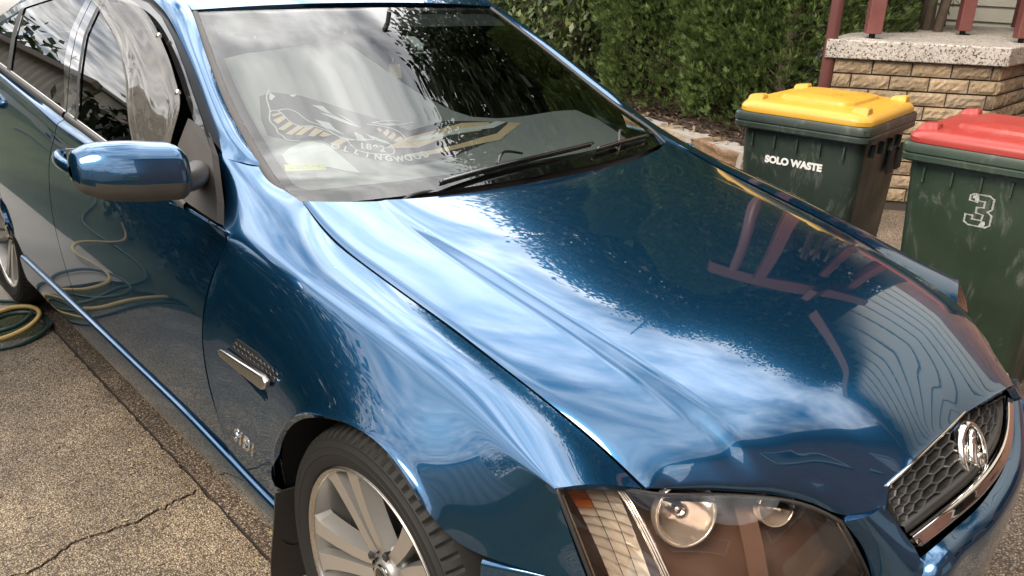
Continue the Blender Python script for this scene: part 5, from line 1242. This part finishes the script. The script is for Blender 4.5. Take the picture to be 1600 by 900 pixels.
bowl(.445,.29,.055,.060,.62,'low_beam_bowl'); bowl(.725,.19,.034,.040,.62,'high_beam_bowl')
G=[[hin(u,v,.50) for v in np.linspace(.02,.98,12)] for u in np.linspace(.60,.66,4)]
gridmesh('inner_bezel',np.array(G),MT['hl_house'],HL,(1,-.3,0),0,lip=False)
# ---- grille, emblem, bumper
GT=[(.737,-.305,.703),(.745,-.27,.720),(.746,-.2,.729),(.742,-.1,.732),(.736,0,.733),(.728,.1,.732),(.715,.2,.728),(.69,.3,.72),(.655,.38,.71)]
GBm=[(.793,-.30,.632),(.797,-.26,.635),(.802,-.2,.640),(.806,-.1,.642),(.803,0,.643),(.792,.1,.646),(.768,.2,.653),(.728,.3,.675),(.680,.39,.695)]
def gr(a,b,dep=0): 
    s=np.linspace(0,1,9); t=nspline(s,np.array(GT),np.array([a]))[0]; q=nspline(s,np.array(GBm),np.array([a]))[0]
    return lerp(t,q,b)+np.array([-dep,0,-dep*.3])
grille=thing_part('grille')
G=[[gr(a,b,.055) for b in np.linspace(-.1,1.0,8)] for a in np.linspace(0,1,30)]
gridmesh('grille_back',np.array(G),MT['gap'],grille,(1,0,.3),0,lip=False)
mb=MB(); nc=14; nr=5; pa=1/nc; pb=.84/nr
for k in range(-1,nc+1):
    for r_ in range(-1,nr+1):
        a0=(k+.5)*pa; b0=(r_+.5+.5*(k%2))*pb-.03
        hexv=lambda f:[(a0+f*x*pa*2/3,b0+f*y*pb/2) for x,y in ((-1,0),(-.5,-1),(.5,-1),(1,0),(.5,1),(-.5,1))]
        cl=lambda q:(min(max(q[0],0),1),min(max(q[1],-.03),.83))
        o=[cl(q) for q in hexv(1.0)]; i_=[cl(q) for q in hexv(.84)]; i2=[cl(q) for q in hexv(.74)]
        if max(q[0] for q in o)-min(q[0] for q in o)<.01 or max(q[1] for q in o)-min(q[1] for q in o)<.02: continue
        O=[gr(*q,.008) for q in o]; I=[gr(*q,.010) for q in i_]; D=[gr(*q,.038) for q in i2]
        mb.add(O+I+D,[(j,(j+1)%6,6+(j+1)%6,6+j) for j in range(6)]+[(6+j,6+(j+1)%6,12+(j+1)%6,12+j) for j in range(6)])
mb.build('honeycomb_mesh',MT['black_plastic'],grille)
G=[[gr(a,b,d) for b,d in ((.80,.016),(.82,.004),(.86,.004),(.97,.006),(1.0,.012))] for a in np.linspace(0,1,40)]
gridmesh('lower_band',np.array(G),MT['black_plastic'],grille,(1,0,.3),0,lip=False)
mb=MB(); s9=np.linspace(0,1,9); L=[]
for a in np.linspace(0,1,60):
    p=nspline(s9,np.array(GBm),np.array([a]))[0]
    q=np.array([np.interp(a,[0,.5,1],[.0,.0,.0]),0,0]); n_=np.array([.9,-.25+.6*a,0]); n_/=np.linalg.norm(n_)
    w=.022*(1-.55*sm(a,.8,1)-.5*(1-sm(a,0,.06)))
    L.append([p+n_*-.004,p+n_*.004+np.array([0,0,.001]),p+n_*.012-np.array([0,0,w*.35]),p+n_*.018-np.array([0,0,w*.75]),p+n_*.016-np.array([0,0,w]),p+n_*.0-np.array([0,0,w*1.15])])
G=np.array([splm(r,4) for r in L]); gridmesh('chrome_strip',G,MT['chrome'],grille,(1,0,.6),0,lip=False)
# copper-dark line under hood lip
mb=MB(); mb.tube([gr(a,-.03,-.001) for a in np.linspace(0,1,40)],.0028,8); mb.build('grille_top_edge',MT['chrome'],grille,True)
# emblem
em=thing_part('emblem'); ec=np.array([.764,.0,.668]); ez=np.array([.9,0.02,.42]); ez/=np.linalg.norm(ez); ey=np.array([-.42,0,.9]); ey-=ez*(ey@ez); ey/=np.linalg.norm(ey); ex=np.cross(ey,ez)
el=lambda a,r,h,kx=.90: ec+ex*math.cos(a)*r*kx+ey*math.sin(a)*r+ez*h
n=64; G=[[el(2*math.pi*k/n,r,h) for r,h in ((.050,.006),(.051,.013),(.055,.017),(.060,.015),(.0635,.008),(.064,-.01))] for k in range(n+1)]
gridmesh('emblem_ring',gridsurf(np.array(G),1,3),MT['chrome'],em,tuple(ez),0,lip=False)
mk('emblem_field',[el(2*math.pi*k/n,.052,.004) for k in range(n)],[tuple(range(n))],MT['black_gloss'],em)
# rearing lion rolling a stone, as soft relief
mb=MB()
def blob(P,r): 
    Q=splm([(x,y,0) for x,y in P],6); mb.tube([ec+ex*x+ey*y+ez*.010 for x,y,_ in Q],splm([(a,0,0) for a in r],6)[:,0],10)
blob([(-.012,-.018),(-.010,0),(-.002,.016),(.004,.030)],[.011,.012,.012,.009])       # body
blob([(.004,.030),(.012,.037),(.020,.034)],[.010,.009,.004])                           # head
blob([(-.012,-.016),(-.004,-.030),(.004,-.040)],[.010,.008,.004])                       # hind leg
blob([(.0,.012),(.014,.008),(.024,-.004)],[.007,.006,.004])                             # fore leg
blob([(-.016,-.012),(-.030,-.006),(-.032,.012),(-.024,.022)],[.004,.004,.004,.005])     # tail
blob([(.018,-.030),(.022,-.018),(.012,-.016),(.010,-.028),(.018,-.030)],[.009,.010,.010,.009,.009])  # stone
o=mb.build('emblem_figure',MT['chrome'],em,True)
# bumper panel between lamp and grille, both sides
def cheek():
    A=[(.710,-.390,.657),(.724,-.374,.632),(.742,-.354,.595),(.760,-.340,.543),(.772,-.336,.49)]
    Bq=[(.745,-.322,.680),(.762,-.315,.660),(.792,-.308,.630),(.822,-.305,.595),(.838,-.30,.52)]
    net=[]
    for a,b in zip(A,Bq):
        net.append([lerp(a,b,f)+np.array([.012,-.008,.004])*4*f*(1-f) for f in (0,.33,.66,1)])
    return gridsurf(np.array(net),6,6)
CKG=cheek(); gridmesh('bumper_cheek',CKG,MT['paint'],car,(1,-.4,0),.012)
m2=CKG*MIR+np.array([-.03,.06,0]); gridmesh('bumper_cheek',m2,MT['paint'],car,(1,.4,0),.012)
def bumper():
    T=[(.300,-.862,.560),(.345,-.842,.566),(.437,-.798,.572),(.505,-.778,.565),(.575,-.732,.517),(.636,-.686,.487),(.686,-.617,.472),(.731,-.528,.472),(.757,-.425,.487),(.780,-.335,.525),
       (.823,-.285,.598),(.830,-.2,.607),(.834,-.1,.610),(.828,0,.611),(.815,.1,.614),(.790,.2,.622),(.748,.3,.645),(.700,.39,.668),(.64,.48,.672),(.56,.60,.655),(.47,.72,.62),(.36,.82,.58)]
    rows=[]
    for k,t in enumerate(T):
        t=np.array(t); a=T[max(k-1,0)];b=T[min(k+1,len(T)-1)]; d=np.array(b)-np.array(a); n_=np.array([d[1],-d[0],0]); n_/=np.linalg.norm(n_)
        lip=1 if 10<=k<=17 else .12
        drop=1.0 if 10<=k<=17 else .8
        rows.append([t-n_*.006,t+n_*.012*lip+[0,0,-.004],t+n_*.026*lip+[0,0,-.016*drop],t+n_*.030*lip+[0,0,-.032*drop],t+n_*.030*lip+[0,0,-.09],t+n_*.022*lip+[0,0,-.18],[t[0]-.01,t[1],.27],[t[0]-.06*lip-.01,t[1]*.97,.19]])
    return gridsurf(np.array(rows),5,4)
BUG=bumper(); gridmesh('front_bumper',BUG,MT['paint'],car,(1,0,.2),0,lip=False)
mb=MB(); 
for u0 in (10,):
    G=[[BUG[i,-1]+np.array([.004,0,.0]),BUG[i,-1]+np.array([.012,0,-.02]),BUG[i,-1]+np.array([-.03,0,-.04])] for i in range(BUG.shape[0])]
gridmesh('bumper_splitter',np.array(G),MT['black_plastic'],car,(1,0,0),0,lip=False)
# ---- cowl and wipers
G=[]
for s in np.linspace(-1,1,61):
    k=int(np.argmin(abs(BG[0,:,1]-s*.69))); e_=BG[0,k]; w0=Wp(s*.97,.085,.004)
    G.append([e_+[.03,0,-.045],e_+[-.012,0,-.044],e_+[-.05,0,-.042],lerp(e_,w0,.6)+[0,0,-.034],w0+[0,0,-.010]])
cowl=gridmesh('cowl_panel',np.array([splm(g,3) for g in G]),MT['cowl'],car,(0,0,1),0,lip=False)
def wiper(blade,arm,pivot):
    w=thing_part('wiper')
    P=splm([Wp(s,t,o) for s,t,o in blade],8); n=len(P)
    MB().tube(P,[.0055]*n,6).build('blade_spine',MT['black_gloss'],w,True)
    mb=MB(); V=[p-np.array([.43,0,.9])*.0 for p in P]; Q=[p-np.array([.43,0,.9])*.014 for p in P]; mb.add(V+Q,[(i,i+1,n+i+1,n+i) for i in range(n-1)]); mb.build('blade_rubber',MT['dark'],w)
    mb=MB(); A=splm([np.array(a) for a in arm],5); rr_=np.linspace(.0060,.0038,len(A)); mb.tube(A,rr_,8)
    mb.V=[tuple(v) for v in mb.V]; mb.build('arm',MT['black_plastic'],w,True)
    return w
WIPERS=True
DEC={
'shade_edge':[(-0.854, 0.734), (-0.726, 0.794), (-0.379, 0.83)],
'shade_top':[(-0.892, 0.922), (-0.634, 0.955), (-0.251, 0.975), (0.005, 0.906), (-0.054, 0.702), (-0.058, 0.502), (0.04, 0.431), (0.272, 0.404), (0.515, 0.374), (0.671, 0.333), (0.823, 0.275)],
'cape_outline':[(-0.782, 0.677), (-0.804, 0.651), (-0.823, 0.575), (-0.845, 0.519), (-0.838, 0.486), (-0.841, 0.466), (-0.83, 0.449), (-0.827, 0.437), (-0.808, 0.424), (-0.783, 0.419)],
'back_line':[(-0.827, 0.574), (-0.791, 0.573), (-0.78, 0.55), (-0.768, 0.507), (-0.745, 0.488), (-0.702, 0.483), (-0.652, 0.453), (-0.618, 0.419), (-0.575, 0.4)],
'back_line2':[(-0.79, 0.576), (-0.752, 0.58), (-0.721, 0.561), (-0.7, 0.512), (-0.662, 0.483), (-0.634, 0.438), (-0.6, 0.404), (-0.57, 0.397)],
'tan0':[(-0.824, 0.558), (-0.787, 0.567), (-0.785, 0.559), (-0.822, 0.548)],
'tan1':[(-0.831, 0.53), (-0.78, 0.55), (-0.778, 0.533), (-0.821, 0.509)],
'tan2':[(-0.832, 0.485), (-0.768, 0.519), (-0.764, 0.502), (-0.815, 0.475)],
'tan3':[(-0.816, 0.459), (-0.749, 0.493), (-0.732, 0.482), (-0.795, 0.451)],
'tan4':[(-0.783, 0.449), (-0.721, 0.485), (-0.692, 0.478), (-0.76, 0.445)],
'tan5':[(-0.738, 0.438), (-0.688, 0.473), (-0.663, 0.458), (-0.716, 0.432)],
'tan6':[(-0.696, 0.433), (-0.667, 0.45), (-0.643, 0.433), (-0.68, 0.426)],
'tan7':[(-0.673, 0.391), (-0.614, 0.414), (-0.596, 0.399), (-0.658, 0.372)],
'white0':[(-0.637, 0.597), (-0.588, 0.588), (-0.578, 0.545), (-0.602, 0.565)],
'white1':[(-0.617, 0.575), (-0.59, 0.573), (-0.574, 0.541), (-0.596, 0.55)],
'white2':[(-0.623, 0.553), (-0.576, 0.537), (-0.536, 0.498), (-0.498, 0.456), (-0.55, 0.487), (-0.592, 0.521)],
'white3':[(-0.556, 0.552), (-0.53, 0.519), (-0.496, 0.459), (-0.531, 0.506)],
'white4':[(-0.667, 0.517), (-0.618, 0.495), (-0.614, 0.461), (-0.59, 0.426), (-0.626, 0.452), (-0.654, 0.474)],
'white5':[(-0.544, 0.44), (-0.521, 0.42), (-0.521, 0.388), (-0.559, 0.393)],
'white6':[(-0.501, 0.424), (-0.468, 0.404), (-0.421, 0.356), (-0.469, 0.381), (-0.496, 0.405)],
'white7':[(-0.785, 0.667), (-0.768, 0.648), (-0.793, 0.63), (-0.799, 0.635)],
'white8':[(-0.703, 0.652), (-0.675, 0.652), (-0.688, 0.641), (-0.704, 0.644)],
'breast':[(-0.871, 0.366), (-0.828, 0.394), (-0.778, 0.409), (-0.734, 0.41), (-0.702, 0.397), (-0.682, 0.375), (-0.666, 0.334), (-0.655, 0.286), (-0.644, 0.226), (-0.69, 0.246), (-0.735, 0.276), (-0.796, 0.297), (-0.849, 0.297), (-0.871, 0.324)],
'shield':[(-0.599, 0.406), (-0.51, 0.394), (-0.437, 0.375), (-0.44, 0.323), (-0.523, 0.32), (-0.59, 0.354)],
's1892a':[(-0.563, 0.381), (-0.566, 0.359)],
'num':[(-0.568, 0.368), (-0.47, 0.337)],
'text':[(-0.678, 0.383), (-0.639, 0.36), (-0.599, 0.338), (-0.555, 0.312), (-0.506, 0.294), (-0.457, 0.283), (-0.4, 0.283), (-0.302, 0.295)],
'tanband1':[(-0.218, 0.399), (-0.32, 0.391), (-0.47, 0.347), (-0.319, 0.332), (-0.146, 0.366), (0.03, 0.364), (0.135, 0.41), (-0.026, 0.42)],
'tanband2':[(-0.447, 0.298), (-0.337, 0.288), (-0.139, 0.297), (0.079, 0.302), (0.21, 0.35), (0.32, 0.389), (0.245, 0.399), (0.098, 0.338), (-0.121, 0.317), (-0.384, 0.306)],
'whiteband':[(-0.326, 0.363), (-0.146, 0.366), (-0.002, 0.369), (0.114, 0.372), (0.227, 0.402), (0.177, 0.413), (0.075, 0.39), (-0.125, 0.39), (-0.28, 0.382)],
'feathers':[(-0.436, 0.482), (-0.38, 0.486), (-0.302, 0.475), (-0.249, 0.46), (-0.332, 0.457), (-0.409, 0.468)],
'feath_out':[(-0.462, 0.477), (-0.413, 0.462), (-0.368, 0.44), (-0.348, 0.415), (-0.346, 0.387), (-0.341, 0.363), (-0.323, 0.347), (-0.309, 0.335)],
'ftan0':[(-0.438, 0.448), (-0.418, 0.455), (-0.418, 0.433), (-0.435, 0.431)],
'ftan1':[(-0.424, 0.425), (-0.389, 0.442), (-0.393, 0.421), (-0.422, 0.406)],
'ftan2':[(-0.421, 0.397), (-0.373, 0.423), (-0.375, 0.405), (-0.407, 0.386)],
'ftan3':[(-0.406, 0.377), (-0.361, 0.398), (-0.358, 0.382), (-0.39, 0.368)],
'ftan4':[(-0.385, 0.365), (-0.348, 0.375), (-0.343, 0.361), (-0.371, 0.354)],
'sticker':[(-0.927, 0.239), (-0.794, 0.225), (-0.804, 0.196), (-0.937, 0.207)],
'qr':[(-0.91, 0.19), (-0.84, 0.189), (-0.86, 0.141), (-0.923, 0.142)],
'tag':[(0.093, 0.871), (0.152, 0.869), (0.155, 0.819), (0.09, 0.817)],
'freshener':[(-0.033, 0.827), (0.03, 0.824), (-0.029, 0.754), (-0.095, 0.759)],
}
# =================================================================== CABIN, SUNSHADE AND SMALL THINGS
NW=np.array([.43,0,.90])
# dark tub, dashboard, seats
mb=MB(); mb.quad((-2.7,-.80,.45),(-.55,-.80,.45),(-.55,.80,.45),(-2.7,.80,.45)); mb.quad((-.55,-.80,.45),(-.55,.80,.45),(-.55,.70,.93),(-.55,-.70,.93)); mb.quad((-2.7,-.80,.45),(-2.7,.80,.45),(-2.8,.66,1.10),(-2.8,-.66,1.10))
for s in (-1,1): mb.quad((-2.8,s*.80,.45),(-.58,s*.80,.45),(-.62,s*.80,.92),(-2.8,s*.80,1.08))
mb.build('cabin_tub',MT['interior'],car)
G=[[Wp(s,.02,-.03),Wp(s,.06,-.055),Wp(s,.14,-.09),np.array([-.90-.05*(1-s*s),s*.72,.99]),np.array([-1.02,s*.72,.96]),np.array([-1.06,s*.72,.85]),np.array([-1.0,s*.72,.6])] for s in np.linspace(-.97,.97,13)]
gridmesh('dashboard',gridsurf(np.array(G),4,5),MT['interior'],car,(0,0,1),0,lip=False)
for sy in (-.38,.38):
    for x0,wd in ((-1.72,.50),):
        mb=MB(); mb.boxc((x0+.28,sy,.62),(.52,wd,.16),None,.05); mb.boxc((x0-.06,sy,.93),(.16,wd,.62),Matrix.Rotation(R(-14),3,'Y'),.06); mb.boxc((x0-.15,sy,1.29),(.10,.27,.18),Matrix.Rotation(R(-8),3,'Y'),.04)
        o=mb.build('front_seat',mat('seat_cloth_dark',(.02,.02,.021),.9,bump=.3,bs=200),car); shade_auto(o,40)
mb=MB(); P=[np.array([-1.22,-.38,.93])+.185*(math.cos(a)*np.array([0,1,0])+math.sin(a)*np.array([-.42,0,.90])) for a in np.linspace(0,2*math.pi,49)[:-1]]; mb.tube(P,.015,10,closed=True); mb.tube([(-1.22,-.55,.93),(-1.20,-.38,.92),(-1.22,-.21,.93)],.02,8); mb.build('steering_wheel',MT['black_plastic'],car,True)
mb=MB(); mb.boxc((-1.24,0,1.29),(.03,.23,.065),Matrix.Rotation(R(-12),3,'Y'),.015); mb.tube([(-1.235,0,1.31),(-1.22,0,1.365)],.008,8); o=mb.build('rear_view_mirror',MT['black_plastic'],car); shade_auto(o,40)
# sunshade standing on the dash behind the glass
TOPS=[-.92,-.80,-.60,-.40,-.27,-.22,-.12,.0,.07,.20,.40,.60,.80,.88]; TOPT=[.835,.86,.885,.90,.905,.84,.64,.50,.455,.435,.43,.425,.41,.33]
def SH(s,t,lift=0.0):
    wob=.006*math.sin(s*9+t*4)+.004*math.sin(t*21+s*3)
    return Wp(s,t,-.058+wob*.6+lift)
sh=thing('sunshade','grey folding sunshade printed with a magpie club crest, standing on the dashboard behind the windscreen','sunshade')
G=[]
for s in np.linspace(-.92,.88,110):
    tt=float(np.interp(s,TOPS,TOPT)); G.append([SH(s,t) for t in np.linspace(.015,tt,30)])
gridmesh('panel',np.array(G),MT['sunshade'],sh,NW,.004)
def prune(P): return P
def decal(name,poly,m,lift=.0022,par=None):
    """flat printed patch following the shade"""
    bm=bmesh.new(); vs=[bm.verts.new((s,t,0)) for s,t in poly]
    try: bm.faces.new(vs)
    except ValueError: bm.free(); return
    bmesh.ops.triangulate(bm,faces=bm.faces[:]); bmesh.ops.subdivide_edges(bm,edges=bm.edges[:],cuts=2,use_grid_fill=True)
    for v in bm.verts: v.co=Vector(SH(v.co.x,v.co.y,lift))
    return bm
def decals(name,polys,m,lift):
    bmA=bmesh.new()
    for p in polys:
        b=decal('x',p,m,lift)
        if b is None: continue
        me=bpy.data.meshes.new('t'); b.to_mesh(me); b.free(); bmA.from_mesh(me); bpy.data.meshes.remove(me)
    o=bmo(name,bmA,m,sh)
    return o
def stroke(name,lines,w,m,lift):
    mb=MB()
    for L in lines:
        P=splm([(s,t,0) for s,t in L],6) if len(L)>2 else np.array([(s,t,0) for s,t in L]); Q=[SH(s,t,lift) for s,t,_ in P]; n=len(Q)
        V=[]
        for i in range(n):
            d=Q[min(i+1,n-1)]-Q[max(i-1,0)]; d/=max(np.linalg.norm(d),1e-9); sd=np.cross(d,NW); sd/=max(np.linalg.norm(sd),1e-9); V+=[Q[i]-sd*w/2,Q[i]+sd*w/2]
        mb.add(V,[(2*i,2*i+1,2*i+3,2*i+2) for i in range(n-1)])
    return mb.build(name,m,sh)
decals('dark_field',[[(-0.832,0.655),(-0.772,0.669),(-0.657,0.647),(-0.541,0.594),(-0.413,0.516),(-0.296,0.422),(-0.11,0.445),(0.036,0.427),(0.264,0.397),(0.138,0.32),(-0.238,0.26),(-0.427,0.247),(-0.599,0.317),(-0.7,0.414),(-0.818,0.429),(-0.881,0.462),(-0.873,0.539)]],mat('charcoal_print',(.03,.031,.033),.7,bump=.05),.0012)
decals('tan_feathers',[DEC['tan%d'%i] for i in range(8)]+[DEC['ftan%d'%i] for i in range(5)],MT['tan_print'],.0022)
decals('white_feathers',[DEC['white%d'%i] for i in range(9)],MT['white_print'],.0026)
decals('white_breast',[DEC['breast']],MT['white_print'],.0024)
decals('tan_stripes',[DEC['tanband1'],DEC['tanband2']],MT['tan_print'],.0020)
decals('white_stripe',[DEC['whiteband']],MT['white_print'],.0028)
stroke('crest_outline',[DEC['cape_outline'],DEC['back_line'],DEC['back_line2'],DEC['feath_out'],DEC['shield']+[DEC['shield'][0]],DEC['feathers'][:3],DEC['feathers'][3:],[DEC['feathers'][0],DEC['feathers'][4]]],.0038,MT['white_print'],.0030)
# lettering on the shade, laid along its line
def shade_text(txt,path,h,m,lift,wscale=.8):
    P=[SH(s,t,lift) for s,t in path]; P=spl(P,200); sl=chord(P); tot=sl[-1]; n=len(txt)
    mb=MB()
    for i,ch in enumerate(txt):
        if ch==' ': continue
        d=tot*(i+.5)/n; k=int(np.searchsorted(sl,d)); k=min(max(k,1),198); x=P[k+1]-P[k-1]; nn_=NW/np.linalg.norm(NW); x=x/np.linalg.norm(x); y=np.cross(nn_,x)
        V,F=text_mesh(ch,h,.0003,.0012); V=[(v[0]*wscale,v[1],v[2]) for v in V]
        mb.add(place(V,frame(P[k],x,y)),F)
    return mb.build('lettering',m,sh)
shade_text('OLLINGWOOD',DEC['text'],.036,MT['white_print'],.003)
shade_text('1892',DEC['num'],.040,MT['white_print'],.0035)
# stickers on the inside of the glass
def on_glass(poly,off=-.006): return [Wp(s,t,off) for s,t in poly]
p=on_glass(DEC['sticker']); mb=MB(); mb.add(p,[(0,1,2,3)]); st=mb.build('service_sticker',MT['sticker'],ws)
a,b,c_,d=[np.array(v) for v in p]
V,F=text_mesh('CERTIFIED',.020,.0002,.0004); Mx=frame((a+b+c_+d)/4+NW*.0015+(b-a)*.06,b-a,a-d); mk('sticker_print',place(V,Mx),F,MT['white_print'],ws)
p=on_glass(DEC['qr']); a,b,c_,d=[np.array(v) for v in p]; mb=MB(); r=np.random.default_rng(8)
for k in range(7):
    v=.08+.13*k; u=.22 if k<5 else .3
    while u<.95:
        l=.05+.12*r.random(); A=lerp(lerp(a,b,u),lerp(d,c_,u),v);B=lerp(lerp(a,b,min(1,u+l)),lerp(d,c_,min(1,u+l)),v); h=(d-a)*.055; mb.add([A,B,B+h,A+h],[(0,1,2,3)]); u+=l+.03
mb.build('fine_print',MT['print_dark'],ws)
# toll tag and hanging air freshener
t=thing('toll_tag','small white plastic tag on a bracket stuck high inside the windscreen','toll tag')
q=[Wp(s,tt,-.03) for s,tt in DEC['tag']]; mb=MB(); mb.prism(q,-NW*.008); mb.build('tag_body',MT['white_print'],t)
c0=(q[2]+q[3])/2; mb=MB(); mb.tube([c0-NW*.004,c0+np.array([.012,-.005,-.012])-NW*.005],.011,10); mb.prism([c0+np.array(v)-NW*.006 for v in ((.010,-.022,-.012),(.010,.018,-.012),(.018,.018,-.016),(.018,-.022,-.016))],-NW*.004); mb.build('bracket',MT['white_print'],t)
t=thing('air_freshener','small straw coloured hanging air freshener with a blue top, dangling behind the windscreen','air freshener')
q=[Wp(s,tt,-.10) for s,tt in DEC['freshener']]; cc_=sum(q)/4; mb=MB(); mb.prism(q,-NW*.02); mb.build('woven_pouch',mat('woven_straw',(.30,.24,.13),.9,var=.4,vs=120,bump=.6,bs=300),t)
top=(q[0]+q[1])/2; upv=(top-(q[2]+q[3])/2); upv/=np.linalg.norm(upv)
lathe([(.012,0),(.013,.010),(.008,.024),(.004,.030),(0,.030)],top-NW*.01,upv,16).build('bottle_cap',mat('blue_cap',(.10,.16,.24),.4,bump=.02),t,True)
mb=MB(); mb.tube([top+upv*.03-NW*.01,top+upv*.075-NW*.01+np.array([0,.004,0])],.0012,5); mb.tube([top+upv*.03-NW*.01,top+upv*.10-NW*.008+np.array([0,-.012,0])],.0012,5); mb.build('string',MT['white_print'],t)
# wipers
wiper([(-.50,-.005,.022),(-.33,.035,.018),(-.126,.063,.018),(.099,.080,.018),(.386,.097,.018)],[(-.497,-.47,.958),(-.498,-.456,.966),(-.495,-.319,.969),(-.495,-.176,.971),(-.508,-.135,.975),(-.53,-.115,1.000),(-.575,-.065,1.020),(-.605,-.02,1.018),(-.612,.05,1.003)],None)
wiper([(.37,.050,.018),(.579,.063,.018),(.844,.058,.018)],[(-.485,-.06,.958),(-.485,.021,.966),(-.501,.169,.969),(-.516,.365,.972),(-.54,.405,1.000),(-.585,.455,1.026),(-.620,.505,1.024),(-.632,.54,1.008)],None)
# hoses by the rear wheel
def hz(P,z0): return [(x,y,z0+.004*math.sin(i*1.3)) for i,(x,y) in enumerate(P)]
G1=[(-2.62,-1.75),(-2.48,-1.45),(-2.40,-1.20),(-2.385,-1.08),(-2.386,-1.01),(-2.406,-.952),(-2.446,-.903),(-2.511,-.866),(-2.568,-.856),(-2.63,-.862),(-2.70,-.90),(-2.72,-.97),(-2.67,-1.05),(-2.60,-1.15),(-2.60,-1.30),(-2.75,-1.42),(-2.95,-1.35),(-3.02,-1.15),(-2.93,-.97),(-2.86,-.90),(-2.76,-.868),(-2.66,-.90),(-2.585,-.97),(-2.575,-1.05),(-2.65,-1.25),(-2.9,-1.6),(-3.3,-1.75),(-4.0,-1.7),(-4.9,-2.1),(-6.2,-2.5),(-8,-2.4)]
hose('garden_hose','dark green garden hose lying in loose coils on the path beside the rear wheel',hz(G1,.022),gm_)
Y1=[(-2.60,-1.60),(-2.48,-1.35),(-2.43,-1.17),(-2.437,-1.07),(-2.459,-1.007),(-2.488,-.952),(-2.54,-.905),(-2.607,-.875),(-2.672,-.868),(-2.725,-.885),(-2.74,-.925),(-2.73,-.98),(-2.70,-1.06),(-2.72,-1.25),(-2.9,-1.35),(-3.2,-1.3),(-3.45,-1.4),(-3.6,-1.65),(-4.5,-2.2)]
hose('yellow_hose','pale yellow hose looped on top of the green hose by the rear wheel',hz(Y1,.042),ym_)
